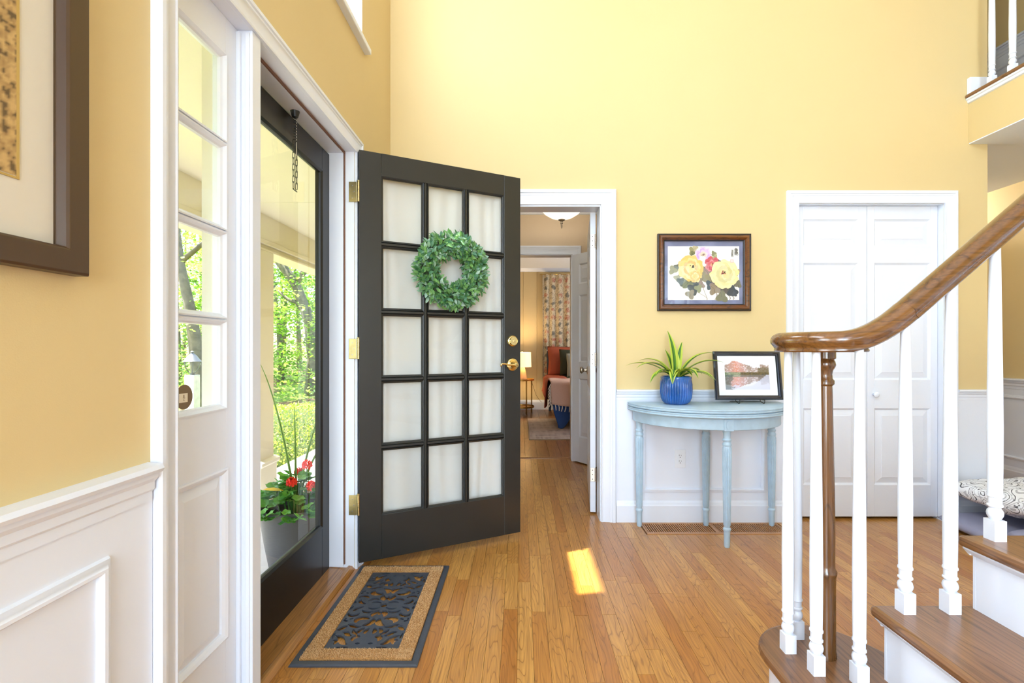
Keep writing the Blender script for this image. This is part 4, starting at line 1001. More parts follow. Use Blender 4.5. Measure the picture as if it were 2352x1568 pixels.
for az, L, W, up, dr in ((1.80, .32, .026, 1.62, .75), (0.9, .25, .028, 1.45, .55), (2.6, .27, .026, 1.15, 1.5), (0.15, .31, .030, 1.15, 1.25), (-0.35, .30, .032, .95, 1.25), (3.45, .30, .030, .95, 1.5), (3.05, .32, .026, .80, 1.15),
                         (-1.2, .22, .030, 1.0, 2.0), (-2.0, .20, .034, .95, 2.4), (-0.8, .26, .028, .70, 1.5), (-2.6, .24, .030, .75, 1.8), (1.2, .18, .026, 1.5, .3), (2.1, .20, .028, 1.40, .5), (4.3, .17, .032, 1.2, 2.2), (5.1, .16, .030, 1.1, 2.0), (0.5, .24, .028, .85, 1.6), (3.8, .22, .028, .9, 1.7), (5.8, .24, .026, .72, 1.7)):
    blade(az, L, W * 1.7, up, dr)

# framed photograph on a small easel
def fb(n1, x, y, oct_=4): return mnoise.fractal(Vector((x, y, n1)), 1.0, 2.0, oct_)
def art_grid(w, h, nx, nz, fn):
    b_ = MB(); cols = [[fn(i / nx, j / nz) for i in range(nx + 1)] for j in range(nz + 1)]
    for j in range(nz):
        for i in range(nx):
            x0, x1, z0, z1 = -w / 2 + w * i / nx, -w / 2 + w * (i + 1) / nx, -h / 2 + h * j / nz, -h / 2 + h * (j + 1) / nz
            b_.quad((x0, 0, z0), (x1, 0, z0), (x1, 0, z1), (x0, 0, z1), col=(cols[j][i], cols[j][i + 1], cols[j + 1][i + 1], cols[j + 1][i]))
    return b_
def mix(a, b, t): t = max(0, min(1, t)); return tuple(p + (q - p) * t for p, q in zip(a, b))
def lake(u, v):
    vm = v if v > 0.5 else 1 - v; y = (vm - 0.5) * 2; ref = v < 0.5
    if ref: u2 = u + 0.01 * math.sin(v * 120)
    else: u2 = u
    skyc = rgb(236, 236, 244); n = fb(1.3, u2 * 7, y * 5); n2 = fb(7.7, u2 * 26, y * 20)
    top = 0.62 + 0.30 * math.exp(-((u2 - 0.27) / 0.20) ** 2) - 0.12 * u2 + 0.12 * n
    if u2 > 0.8: top += 0.1
    c = skyc
    if y < top:
        red = rgb(206, 108, 84); pink = rgb(226, 170, 150); gr = rgb(120, 112, 92); dk = rgb(70, 66, 48)
        c = mix(pink, red, 0.5 + 1.1 * n2); w_ = min(1, abs(u2 - 0.27) / 0.26); c = mix(c, mix(gr, rgb(196, 190, 190), 0.5 + n2), w_ * 0.8)
        if n2 > 0.32: c = mix(c, skyc, 0.6)
        if u2 > 0.75 and y < 0.45: c = mix(c, rgb(92, 80, 40), 0.75)
        if y < 0.16 and u2 > 0.35: c = mix(dk, rgb(116, 96, 50), 0.5 + n2)
        if y < 0.14 and u2 <= 0.35: c = mix(rgb(110, 128, 96), rgb(160, 160, 130), 0.5 + n2)
    if ref:
        c = mix(c, rgb(190, 180, 196), 0.18)
        if u2 + (0.5 - v) * 0.9 > 0.95 or v < 0.12 + 0.1 * n: c = mix(c, rgb(214, 214, 232), 0.7)
        if u2 < 0.14 + 0.1 * n: c = mix(c, rgb(70, 86, 78), 0.7)
    return c
ph = empty('framed_photo', (1.396, 3.005, 0.7905), 0, 'black framed autumn lake photograph propped on the pale blue table', 'picture')
ph.rotation_euler = (R(-9), 0, 0)
PWd, PHt = 0.414, 0.298
FP = [(0, 0), (0, 0.014), (-0.006, 0.020), (-0.014, 0.020), (-0.018, 0.013), (-0.024, 0.012), (-0.028, 0.006), (-0.028, 0)]
mF = lambda a, z, d: (a, -d, z)
MB().sweep2d(FP, frame_path(-PWd / 2, PWd / 2, 0, PHt), mF, closed=True).build('frame', mat('black_frame_wood', rgb(30, 32, 42), 0.22, coat=0.6), ph)
MB().box(-PWd / 2 + 0.02, PWd / 2 - 0.02, -0.004, 0.001, 0.02, PHt - 0.02).build('white_mat', mat('mat_board', rgb(244, 244, 246), 0.8), ph)
p_o = art_grid(0.272, 0.186, 84, 58, lake).build('lake_print', M_col, ph, recalc=False); p_o.location = (-0.002, -0.0046, 0.155)
MB().box(-PWd / 2 + 0.026, PWd / 2 - 0.026, -0.0075, -0.0065, 0.026, PHt - 0.026).build('glass', M_frame_glass, ph)
ez = empty('wire_easel', (1.396, 2.985, 0.769), 0, 'small black wire easel holding the lake photograph', 'easel')
ew = MB()
for sx_ in (-0.075, 0.075):
    ew.tube([(sx_, 0.115, 0.002), (sx_, 0.03, 0.012), (sx_, -0.014, 0.0035), (sx_, -0.022, 0.006), (sx_, -0.025, 0.016), (sx_, -0.024, 0.026)], 0.0022, 6)
    ew.tube([(sx_, 0.03, 0.012), (sx_, 0.075, 0.17)], 0.0022, 6)
ew.tube([(-0.075, -0.024, 0.026), (-0.04, -0.024, 0.030), (0.04, -0.024, 0.030), (0.075, -0.024, 0.026)], 0.0024, 6)
ew.tube([(-0.075, 0.03, 0.012), (0.075, 0.03, 0.012)], 0.0022, 6)
ew.build('wire_frame', M_black_metal, ez, smooth=True)

# wall painting: four peonies
PX0, PX1, PZ0, PZ1 = 0.873, 1.466, 1.343, 1.833
pk = empty('peony_painting', ((PX0 + PX1) / 2, YB, (PZ0 + PZ1) / 2), 0, 'framed watercolour of yellow, pink and red peonies above the table', 'painting')
W_, H_ = PX1 - PX0, PZ1 - PZ0
M_burl = wood_mat('carved_walnut', rgb(122, 70, 28), rgb(104, 58, 24), rgb(38, 20, 10), 0, 0.3, 3.0, 4, 0.5, 0.8, 0.35)
MB().sweep2d([(0, 0), (0, 0.020), (-0.006, 0.022), (-0.010, 0.021)], frame_path(-W_ / 2, W_ / 2, -H_ / 2, H_ / 2), mF, closed=True).build('outer_frame', mat('dark_frame', rgb(42, 30, 22), 0.35), pk)
MB().sweep2d([(-0.010, 0), (-0.010, 0.022), (-0.016, 0.029), (-0.026, 0.030), (-0.034, 0.022), (-0.038, 0.016), (-0.038, 0)], frame_path(-W_ / 2, W_ / 2, -H_ / 2, H_ / 2), mF, closed=True).build('carved_frame', M_burl, pk, smooth=True, angle=40)
MB().sweep2d([(-0.038, 0), (-0.038, 0.015), (-0.045, 0.012), (-0.045, 0)], frame_path(-W_ / 2, W_ / 2, -H_ / 2, H_ / 2), mF, closed=True).build('inner_lip', mat('black_lip', rgb(24, 22, 24), 0.4), pk)
def silk(u, v):
    n = 0.5 + 0.5 * math.sin(9 * (u * 1.2 + v) + 3 * fb(2.2, u * 3, v * 3)); return mix(rgb(112, 118, 150), rgb(146, 152, 186), n * 0.6 + 0.3 * fb(5, u * 9, v * 9))
s_o = art_grid(W_ - 0.088, H_ - 0.088, 40, 32, silk).build('silk_mat', M_col, pk, recalc=False); s_o.location = (0, -0.002, 0)
aw, ah = 0.4556, 0.343           # artwork size
ax, az_ = 0.0, -0.003
art = MB(); ra = random.Random(4); depth = [0.0]
def sh(pts, col, d=None):
    depth[0] += 0.000018
    art.poly([(x * aw, -0.0030 - depth[0], z * ah) for x, z in pts], col)
sh([(-.5, -.5), (.5, -.5), (.5, .5), (-.5, .5)], rgb(246, 244, 238))
def U(px, py): return ((px - 355) / 1066 - 0.5, 0.5 - (py - 432) / 803)      # from the painting's own layout
def blob(c, r_, col, lobes=5, amp=0.18, ph_=0.0, n=22, asp=1.0, rot=0.0):
    pts = []
    for k in range(n):
        a = 2 * math.pi * k / n; rr_ = r_ * (1 + amp * math.sin(lobes * a + ph_) + 0.06 * ra.uniform(-1, 1)); x = rr_ * math.cos(a); z = rr_ * math.sin(a) * asp
        x, z = x * math.cos(rot) - z * math.sin(rot), x * math.sin(rot) + z * math.cos(rot)
        pts.append((c[0] + x, c[1] + z * aw / ah))
    sh(pts, col)
def stem(p, q, w, col, bend=0.03):
    pts = bez(p, (p[0] + bend, (p[1] * 2 + q[1]) / 3), (q[0] + bend, (p[1] + q[1] * 2) / 3), q, 8); L_ = [(x - w, z) for x, z in pts]; R_ = [(x + w, z) for x, z in pts]; sh(L_ + R_[::-1], col)
stem(U(780, 1100), U(940, 1232), .006, rgb(176, 160, 144)); stem(U(890, 1000), U(938, 1200), .004, rgb(168, 160, 150), -.02); stem(U(1070, 1120), U(1060, 1232), .009, rgb(176, 164, 156)); stem(U(1240, 1150), U(1275, 1232), .006, rgb(150, 138, 130)); stem(U(1290, 1150), U(1330, 1232), .008, rgb(166, 154, 146))
for (x, y, r_, c) in ((720, 500, .05, rgb(158, 152, 108)), (765, 460, .035, rgb(190, 178, 140)), (1040, 540, .034, rgb(140, 140, 104)), (1060, 595, .036, rgb(176, 176, 132)), (1110, 665, .04, rgb(142, 128, 124)), (500, 740, .045, rgb(112, 114, 96)), (430, 790, .055, rgb(150, 144, 104)), (495, 905, .045, rgb(160, 156, 124)),
                      (870, 780, .06, rgb(126, 132, 106)), (950, 830, .065, rgb(164, 142, 134)), (560, 960, .06, rgb(92, 98, 88)), (650, 980, .075, rgb(128, 134, 108)), (800, 970, .055, rgb(104, 112, 112)), (880, 900, .07, rgb(152, 146, 124)), (985, 900, .06, rgb(150, 142, 112)), (850, 1010, .05, rgb(160, 142, 134)), (740, 1070, .075, rgb(84, 92, 94)), (810, 1060, .05, rgb(146, 150, 118)),
                      (690, 1150, .06, rgb(150, 142, 124)), (985, 1010, .06, rgb(80, 94, 104)), (1040, 1000, .05, rgb(144, 126, 122)), (1050, 1080, .07, rgb(150, 134, 112)), (1150, 1090, .065, rgb(152, 140, 126)), (1250, 1080, .085, rgb(98, 92, 90)), (1320, 1100, .07, rgb(62, 70, 78)), (1160, 1190, .075, rgb(124, 124, 100)), (1375, 820, .05, rgb(164, 142, 124)), (1400, 1000, .05, rgb(116, 114, 96)), (1345, 1150, .035, rgb(70, 76, 84)), (720, 540, .03, rgb(120, 122, 84))):
    blob(U(x, y), r_, c, 3, .28, ra.uniform(0, 6)); cx_, cz_ = U(x, y)
    for q in range(2):
        a = ra.uniform(0, 6.28); stem((cx_, cz_), (cx_ + r_ * math.cos(a), cz_ + r_ * math.sin(a) * 1.2), .0016, rgb(52, 52, 46), .005)
def peony(cx, cy, r_, cols, core, nouter=9):
    c = U(cx, cy)
    for layer, (rr_, cc) in enumerate(zip((.72, .52, .34, .18), cols)):
        k_ = max(4, nouter - layer * 2)
        for q in range(k_):
            a = 2 * math.pi * (q + 0.5 * (layer % 2)) / k_ + ra.uniform(-.2, .2); p = (c[0] + rr_ * r_ * math.cos(a), c[1] + rr_ * r_ * math.sin(a) * aw / ah)
            cj = mix(cc, (1, 1, .95, 1), ra.uniform(0, .25)); blob(p, r_ * (0.40 - layer * 0.055), cj, 4, .10, ra.uniform(0, 6))
            blob((p[0] - .1 * r_ * math.cos(a), p[1] - .1 * r_ * math.sin(a)), r_ * (0.26 - layer * 0.045), mix(cj, cols[min(3, layer + 1)], .6), 3, .15, ra.uniform(0, 6))
    if core:
        for q in range(14):
            a = ra.uniform(0, 6.28); d = ra.uniform(0, r_ * .24); blob((c[0] + core[0] + d * math.cos(a), c[1] + core[1] + d * math.sin(a)), r_ * .045, core[2] if q % 3 else rgb(60, 50, 40), 3, .2)
peony(880, 560, .105, (rgb(216, 186, 226), rgb(206, 164, 220), rgb(232, 200, 220), rgb(238, 206, 180)), (0, 0.0, rgb(120, 80, 80)), 7)
peony(870, 650, .06, (rgb(238, 226, 238), rgb(232, 214, 232), rgb(240, 226, 226), rgb(240, 226, 226)), None, 6)
peony(1015, 700, .100, (rgb(206, 84, 96), rgb(196, 60, 78), rgb(214, 104, 112), rgb(206, 84, 90)), (.005, -.01, rgb(236, 200, 120)), 7)
peony(690, 760, .165, (rgb(240, 192, 92), rgb(244, 204, 116), rgb(236, 176, 92), rgb(244, 208, 130)), (.03, .03, rgb(70, 50, 40)), 11)
peony(760, 880, .085, (rgb(244, 206, 128), rgb(240, 186, 104), rgb(246, 214, 150), rgb(244, 206, 128)), None, 7)
peony(1195, 850, .185, (rgb(240, 222, 150), rgb(232, 214, 146), rgb(206, 196, 132), rgb(226, 206, 140)), (-.02, .02, rgb(150, 62, 52)), 12)
sh([U(1280, 632), U(1328, 632), U(1328, 680), U(1280, 680)], rgb(236, 186, 184)); sh([U(1290, 642), U(1318, 642), U(1318, 670), U(1290, 670)], rgb(246, 214, 212))
a_o = art.build('peony_print', M_col, pk, recalc=False); a_o.location = (ax, 0, az_)
M_ink = mat('black_ink', rgb(30, 28, 30), 0.8)
def glyph(txt, px, py, size):
    cv = bpy.data.curves.new('calligraphy', 'FONT'); cv.body = txt; cv.size = size; cv.align_x = 'CENTER'; cv.align_y = 'CENTER'; cv.space_line = 0.78; cv.offset = 0.0002
    t_ = bpy.data.objects.new('tmp', cv); COL.objects.link(t_); dg_ = bpy.context.evaluated_depsgraph_get(); me_ = bpy.data.meshes.new_from_object(t_.evaluated_get(dg_)); bpy.data.objects.remove(t_)
    me_.materials.clear(); me_.materials.append(M_ink); me_.name = 'calligraphy'
    u_, v_ = U(px, py); inst('calligraphy', me_, pk, (ax + u_ * aw, -0.0097, az_ + v_ * ah), (R(90), 0, R(0)))
glyph('\u4e89\n\u8273', 1370, 520, 0.027); glyph('\u8f9b\n\u536f\n\u79cb\n\u6708', 1312, 540, 0.015)
MB().box(-W_ / 2 + 0.044, W_ / 2 - 0.044, -0.0112, -0.0102, -H_ / 2 + 0.044, H_ / 2 - 0.044).build('glass', M_frame_glass, pk)

# big picture on the left wall
lp_ = empty('large_picture', (XL, 0.605, 1.70), 0, 'large dark brown framed picture with wide white mat on the left wall', 'picture')
LH, LW = 0.458, 0.312          # half height, half width
mP = lambda a, z, d: (d, a, z)
MB().sweep2d([(0, 0), (0, 0.026), (-0.004, 0.030), (-0.042, 0.030), (-0.046, 0.026), (-0.050, 0.010), (-0.050, 0)], frame_path(-LW, LW, -LH, LH), mP, closed=True).build('frame', mat('dark_brown_frame', rgb(74, 52, 30), 0.35, bump=(40, 0.1, (1, 1, .1))), lp_, bevel=0.001)
MB().box(0.001, 0.007, -LW + 0.02, LW - 0.02, -LH + 0.02, LH - 0.02).build('white_mat', mat('warm_mat_board', rgb(232, 224, 208), 0.85), lp_)
def leaves_photo(u, v):
    n = fb(3.1, u * 30, v * 40); n2 = fb(9.1, u * 5, v * 6)
    c = mix(rgb(150, 112, 58), rgb(214, 176, 112), 0.5 + n * 1.3)
    if n < -0.25: c = mix(c, rgb(78, 60, 34), 0.8)
    if v > 0.62 + 0.06 * n2: c = mix(rgb(98, 82, 54), rgb(132, 110, 74), 0.5 + n * .8)
    if v < 0.30 - 0.9 * abs(u - 0.62) + 0.05 * n2: c = mix(rgb(60, 56, 40), rgb(90, 80, 58), 0.5 + n)
    return c
l_o2 = art_grid(0.36, 0.53, 90, 130, leaves_photo).build('leaf_litter_print', M_col, lp_, recalc=False); l_o2.rotation_euler = (0, 0, R(90)); l_o2.location = (0.0076, 0.018, -0.045)
MB().sweep2d([(0, 0), (0, 0.0016), (-0.004, 0.0004), (-0.004, 0)], frame_path(-0.166, 0.202, -0.315, 0.225), lambda a, z, d: (0.0072 + d, a, z), closed=True).build('gilt_bevel', mat('gilt', rgb(200, 168, 96), 0.4, 0.6), lp_)
MB().box(0.011, 0.012, -LW + 0.047, LW - 0.047, -LH + 0.047, LH - 0.047).build('glass', M_frame_glass, lp_)

# outlet under the table
def outlet(loc, rz, label, holes=True, tan=False):
    ot = empty('wall_outlet', loc, rz, label, 'outlet')
    MB().box(-0.036, 0.036, -0.005, 0, -0.059, 0.059).build('cover_plate', mat('outlet_tan' if tan else 'outlet_white', rgb(206, 190, 150) if tan else rgb(234, 237, 243), 0.35), ot, bevel=0.003)
    MB().box(-0.018, 0.018, -0.0065, -0.004, -0.034, 0.034).build('receptacle', MATS['outlet_tan' if tan else 'outlet_white'], ot, bevel=0.001)
    hb = MB()
    for zc in (-0.018, 0.018):
        hb.box(-0.0075, -0.0055, -0.0069, -0.006, zc - 0.001, zc + 0.008); hb.box(0.0055, 0.0075, -0.0069, -0.006, zc - 0.001, zc + 0.007); hb.box(-0.0024, 0.0024, -0.0069, -0.006, zc - 0.011, zc - 0.006)
    hb.build('slots', mat('slot_dark', rgb(30, 28, 26), 0.8), ot)
outlet((1.018, YB - 0.006, 0.403), 0, 'white double outlet on the wainscot under the blue table')

# ------------------------------------------------------------------ small hall: ceiling lamp
def ceiling_lamp(loc, r_, label, power, col, D=0.0):
    c_ = empty('ceiling_lamp', loc, 0, label, 'lamp')
    MB().lathe([(0.001, 0), (0.07, 0), (0.07, -0.015), (0.05, -0.03), (0.001, -0.03)], seg=28).build('canopy', M_nickel, c_, smooth=True, angle=40)
    m = emit('lamp_bowl_glass', rgb(255, 244, 222), 1.1)
    MB().lathe([(r_, -0.125 - D), (r_ * 1.0, -0.135 - D), (r_ * 0.93, -0.17 - D), (r_ * 0.75, -0.21 - D), (r_ * 0.5, -0.24 - D), (r_ * 0.25, -0.256 - D), (0.01, -0.262 - D)], seg=40).build('glass_bowl', m, c_, smooth=True)
    MB().tube([(0, 0, -0.03), (0, 0, -0.262 - D)], 0.006, 8).build('stem', M_nickel, c_)
    MB().lathe([(0.006, -0.300), (0.008, -0.31), (0.006, -0.326), (0.002, -0.335), (0.001, -0.337)], (0, 0, -D), seg=16).lathe([(0.03, -0.262), (0.028, -0.268), (0.012, -0.274), (0.008, -0.282), (0.011, -0.288), (0.011, -0.296), (0.005, -0.302)], (0, 0, -D), seg=20).build('finial', M_nickel, c_, smooth=True)
    l = bpy.data.lights.new('bulb', 'POINT'); l.energy = power; l.shadow_soft_size = 0.04; l.color = col
    o = bpy.data.objects.new('bulb', l); link(o, c_); o.location = (0, 0, -0.07 - D)
    return c_
ceiling_lamp((0.344, 4.09, 2.47), 0.190, 'frosted glass bowl ceiling lamp in the small hall', 11, (1.0, 0.88, 0.70), 0.035)
ceiling_lamp((3.52, 4.75, 2.42), 0.16, 'frosted glass bowl ceiling lamp in the right passage', 40, (1.0, 0.94, 0.82))

# ------------------------------------------------------------------ bedroom
rug = empty('area_rug', (1.05, 6.79, 0), 0, 'faded grey and brown woven rug under the bed', 'rug')
def rugc(u, v):
    n = fb(4.4, u * 60, v * 6); n2 = fb(8.2, u * 5, v * 40); return mix(mix(rgb(180, 168, 164), rgb(140, 126, 120), 0.5 + n), rgb(196, 176, 168), 0.35 + n2)
r_ = art_grid(1.86, 1.72, 90, 90, rugc).build('woven_field', M_col, rug, recalc=False); r_.rotation_euler = (R(-90), 0, 0); r_.location = (0, 0, 0.0085)
MB().box(-0.945, 0.945, -0.875, 0.875, 0.0, 0.008).build('rug_backing', mat('rug_edge', rgb(160, 142, 118), 0.95, bump=(200, .5)), rug)
bed = empty('bed', (1.22, 7.7, 0), 0, 'bed with olive sheet and black legs seen through the far doorway', 'bed')
M_olive = mat('olive_sheet', rgb(98, 98, 74), 0.85, bump=(60, .3)); M_rust = mat('rust_cotton', rgb(176, 86, 58), 0.85, bump=(50, .4)); M_bk = M_black_metal
bx0, bx1, by0, by1 = -0.78, 0.78, -1.0, 0.98
MB().box(bx0 + 0.03, bx1 - 0.03, by0 + 0.02, by1, 0.26, 0.34).build('frame', M_bk, bed, bevel=0.005)
for lx, ly in ((-0.645, by0 + 0.05), (0.70, by0 + 0.05), (-0.70, by1 - 0.06), (0.70, by1 - 0.06)): MB().box(lx - 0.022, lx + 0.022, ly - 0.022, ly + 0.022, 0.0087 if ly < 0.2 else 0, 0.27).build('leg', M_bk, bed)
MB().box(bx0 + 0.01, bx1 - 0.01, by0 + 0.01, by1, 0.34, 0.62).build('mattress', M_olive, bed, bevel=0.05)
MB().box(bx0 + 0.03, bx1 - 0.03, by1, by1 + 0.05, 0.2, 1.05).build('headboard', M_bk, bed, bevel=0.01)
def drape(name, m, pts_fn, nu, nv, root, thick=0.006):
    b_ = MB(); P = [[pts_fn(i / nu, j / nv) for i in range(nu + 1)] for j in range(nv + 1)]
    for j in range(nv):
        for i in range(nu): b_.quad(P[j][i], P[j][i + 1], P[j + 1][i + 1], P[j + 1][i])
    o = b_.build(name, m, root, recalc=False); bm = bmesh.new(); bm.from_mesh(o.data); bmesh.ops.remove_doubles(bm, verts=bm.verts, dist=1e-5); bm.to_mesh(o.data); bm.free()
    o.data.polygons.foreach_set('use_smooth', [True] * len(o.data.polygons))
    s_ = o.modifiers.new('thick', 'SOLIDIFY'); s_.thickness = thick
    return o
bedw = lambda x, y, z: (x, y, z)
def over_edge(s, top, edge, fall):      # path: along top then down; s metres from the far start
    pass
# rust blanket down the left side of the bed
rb = empty('rust_blanket', (1.22 + bx0, 8.1, 0.62), 0, 'rust coloured blanket hanging over the left side of the bed', 'blanket')
def rustf(u, v):
    y = -0.75 + 1.15 * u; s = v * 0.72
    if s < 0.30: return (0.28 - s, y, 0.022)
    t = s - 0.30; return (-0.03 - 0.05 * t - 0.03 * math.sin(12 * u + 3 * t), y + 0.03 * t, 0.015 - t * (0.75 + 0.3 * math.sin(5 * u + 1)))
drape('blanket_cloth', M_rust, rustf, 24, 18, rb)
# blue blanket at the foot corner
bb = empty('blue_blanket', (1.22 + bx0, 6.7, 0.62), 0, 'deep blue blanket trailing from the foot corner of the bed', 'blanket')
M_bluec = mat('blue_cotton', rgb(44, 78, 138), 0.85, bump=(50, .4))
def bluef(u, v):
    x = -0.01 + 0.62 * u; z = 0.012 - v * (0.60 - 0.30 * min(1, u * 1.4)) * (1 + 0.12 * math.sin(9 * u)); return (x + 0.06 * v * (1 - u) + 0.02 * math.sin(8 * v + 3 * u), -0.035 - 0.035 * v * math.sin(14 * u + 1) - 0.02 * v, z)
drape('blanket_cloth', M_bluec, bluef, 30, 18, bb)
# pink fringed throw
tp = empty('pink_throw', (1.22 + bx0, 6.7, 0.62), 0, 'pale pink throw with white tassels over the foot of the bed', 'throw')
M_pink = mat('pink_knit', rgb(226, 188, 172), 0.9, bump=(90, .8))
def pinkf(u, v):
    x = -0.03 + 1.0 * u; s = v * 1.0
    wob = 0.02 * math.sin(10 * u + 2)
    if s < 0.62: return (x, 0.60 - s, 0.030 + 0.006 * math.sin(20 * u + 9 * v))
    t = s - 0.62; return (x + 0.03 * t, -0.058 - 0.05 * t * (1 + math.sin(13 * u)), 0.024 - t * (0.78 + 0.1 * math.sin(4 * u)))
drape('throw_cloth', M_pink, pinkf, 40, 30, tp)
M_tas = mat('tassel_white', rgb(240, 228, 220), 0.9)
tm = MB().tube([(0, 0, 0.005), (0.003, 0, -0.03), (-0.003, -0.004, -0.075)], [0.004, 0.008, 0.006], 6).build('tassel', M_tas, data_only=True, smooth=True)
for k in range(22): p = pinkf(k / 21, 1.0); inst('tassel', tm, tp, (p[0], p[1] - 0.004, p[2]), (0.1 * math.sin(k * 3), 0.2 * math.sin(k * 5), 0))
for k in range(7): p = pinkf(0, 0.66 + 0.05 * k); inst('tassel', tm, tp, (p[0] - 0.006, p[1], p[2]), (0, 0.35, 0))
def pillow(name, label, loc, rot, size, m):
    b_ = MB(); n = 16; w, h_, t_ = size; P = {}
    for sgn in (1, -1):
        for i in range(n + 1):
            for j in range(n + 1):
                u, v = i / n * 2 - 1, j / n * 2 - 1; k = (1 - abs(u) ** 2.5) * (1 - abs(v) ** 2.5); pinch = 1 - 0.06 * (1 - abs(u * v))
                P[(sgn, i, j)] = (u * w / 2 * pinch, sgn * t_ / 2 * max(k, 0) ** 0.55 + 0.008 * fb(1, u * 2 + loc[0] * 7, v * 2), v * h_ / 2 * pinch)
        for i in range(n):
            for j in range(n): b_.quad(P[(sgn, i, j)], P[(sgn, i + 1, j)], P[(sgn, i + 1, j + 1)], P[(sgn, i, j + 1)])
    o = b_.build(name, m); bm = bmesh.new(); bm.from_mesh(o.data); bmesh.ops.remove_doubles(bm, verts=bm.verts, dist=2e-4); bmesh.ops.recalc_face_normals(bm, faces=bm.faces); bm.to_mesh(o.data); bm.free()
    o.data.polygons.foreach_set('use_smooth', [True] * len(o.data.polygons)); o.location = loc; o.rotation_euler = rot
    tag(o, label, 'pillow', 'pillows on the bed'); return o
pillow('pillow', 'rust red pillow standing at the head of the bed', (0.80, 8.50, 0.88), (R(-12), 0, 0), (0.66, 0.52, 0.17), M_rust)
pillow('pillow', 'dark olive pillow leaning between rust and pale pillows', (0.92, 8.30, 0.86), (R(-16), 0, 0), (0.52, 0.46, 0.15), mat('dark_olive', rgb(62, 64, 44), 0.85, bump=(50, .4)))
pillow('pillow', 'pale grey-blue pillow in front of the olive pillow', (0.99, 8.10, 0.82), (R(-20), 0, 0), (0.46, 0.42, 0.14), mat('pale_grey_blue', rgb(176, 184, 178), 0.85, bump=(50, .4)))
# patterned curtain on a brass rod behind the bed
ct = empty('patterned_curtain', (0.72, BY1 - 0.06, 2.42), 0, 'cream curtain with red and grey flower pattern behind the bed', 'curtain')
def flowerc(u, v):
    x, y = u * 5.0, v * 17.0; c = rgb(206, 190, 160)
    n = fb(3.7, x * 0.9, y * 0.9, 3)
    cell = mnoise.cell(Vector((math.floor(x * 1.1) + 3, math.floor(y * 0.9), 2.0)))
    fx, fy = (x * 1.1) % 1 - 0.5, (y * 0.9) % 1 - 0.5; d = math.hypot(fx + 0.25 * fb(1, x, y), fy + 0.25 * fb(2, x, y))
    sw = math.sin(22 * (n + 0.15 * math.sin(x * 3)))
    if abs(sw) < 0.28: c = mix(c, rgb(112, 98, 86), 0.7)
    if d < 0.30 and cell > 0.1: c = mix(rgb(176, 86, 66), c, 0.25 + 0.5 * (math.sin(d * 50) > 0.2))
    elif d < 0.26 and cell < -0.2: c = mix(rgb(92, 92, 88), c, 0.2)
    return c
b_ = MB(); nx, nz = 70, 130; P = []; Cc = []
for j in range(nz + 1):
    v = j / nz; row = []; rc_ = []
    for i in range(nx + 1):
        u = i / nx; ph_ = 38 * u + 1.5 * math.sin(6 * u); row.append((-0.32 + 0.68 * u, 0.035 * math.sin(ph_) * (0.5 + 0.5 * (1 - v)) - 0.02, -2.05 + v * 2.05)); rc_.append(flowerc(u, v))
    P.append(row); Cc.append(rc_)
for j in range(nz):
    for i in range(nx): b_.quad(P[j][i], P[j][i + 1], P[j + 1][i + 1], P[j + 1][i], col=(Cc[j][i], Cc[j][i + 1], Cc[j + 1][i + 1], Cc[j + 1][i]))
b_.build('curtain_cloth', mat('printed_linen', (1, 1, 1, 1), 0.9, attr='Col'), ct, recalc=False)
MB().tube([(-0.37, -0.02, 0.0), (0.50, -0.02, 0.0)], 0.010, 10).build('curtain_rod', M_brass, ct, smooth=True)
# nightstand and lamp
ns = empty('nightstand', (0.015, 8.33, 0), 0, 'small round brass nightstand with two tiers beside the bed', 'nightstand')
M_gold = mat('gold_metal', rgb(176, 130, 56), 0.35, 0.8)
for nm, zz in (('table_top', 0.555), ('lower_shelf', 0.10)): MB().lathe([(0.001, zz), (0.215, zz), (0.222, zz + 0.004), (0.222, zz + 0.028), (0.214, zz + 0.028), (0.212, zz + 0.012), (0.001, zz + 0.012)], seg=40).build(nm, M_gold, ns, smooth=True, angle=40)
for k in range(4):
    a = 0.45 + k * math.pi / 2; MB().tube([(0.2 * math.cos(a), 0.2 * math.sin(a), 0), (0.2 * math.cos(a), 0.2 * math.sin(a), 0.556)], 0.010, 8).build('leg', M_gold, ns, smooth=True)
la = empty('table_lamp', (0.03, 8.33, 0.567), 0, 'lit table lamp with ribbed tapered base on the nightstand', 'lamp')
MB().lathe([(0.085, 0), (0.088, 0.012), (0.082, 0.03), (0.062, 0.13), (0.048, 0.20), (0.044, 0.212), (0.012, 0.214), (0.010, 0.27)], seg=72, flute=lambda h: (24, 0.06) if 0.02 < h < 0.2 else None).build('base', mat('ribbed_terracotta', rgb(196, 150, 104), 0.6), la, smooth=True, angle=50)
def shade_mat():
    m = bpy.data.materials.new('lamp_shade_linen'); m.use_nodes = True; b2 = m.node_tree.nodes['Principled BSDF']; b2.inputs['Base Color'].default_value = rgb(250, 236, 200); b2.inputs['Emission Color'].default_value = rgb(255, 226, 160); b2.inputs['Emission Strength'].default_value = 0.9; return m
MB().rings([[((r1) * math.cos(a), (r1) * math.sin(a), z1) for a in [2 * math.pi * k / 36 for k in range(36)]] for r1, z1 in ((0.158, 0.215), (0.150, 0.462), (0.147, 0.462), (0.155, 0.215))], loop=True).build('lamp_shade', shade_mat(), la, smooth=True, angle=50)
MB().lathe([(0.003, 0.27), (0.003, 0.475), (0.012, 0.48), (0.012, 0.492), (0.002, 0.498)], seg=12).build('finial', M_bk, la, smooth=True)
MB().tube([(0.0, 0.08, 0.02), (0.16, 0.22, -0.02), (0.25, 0.40, -0.30), (0.345, 0.455, -0.43)], 0.003, 6).build('cord', mat('brown_cord', rgb(120, 96, 70), 0.7), la)
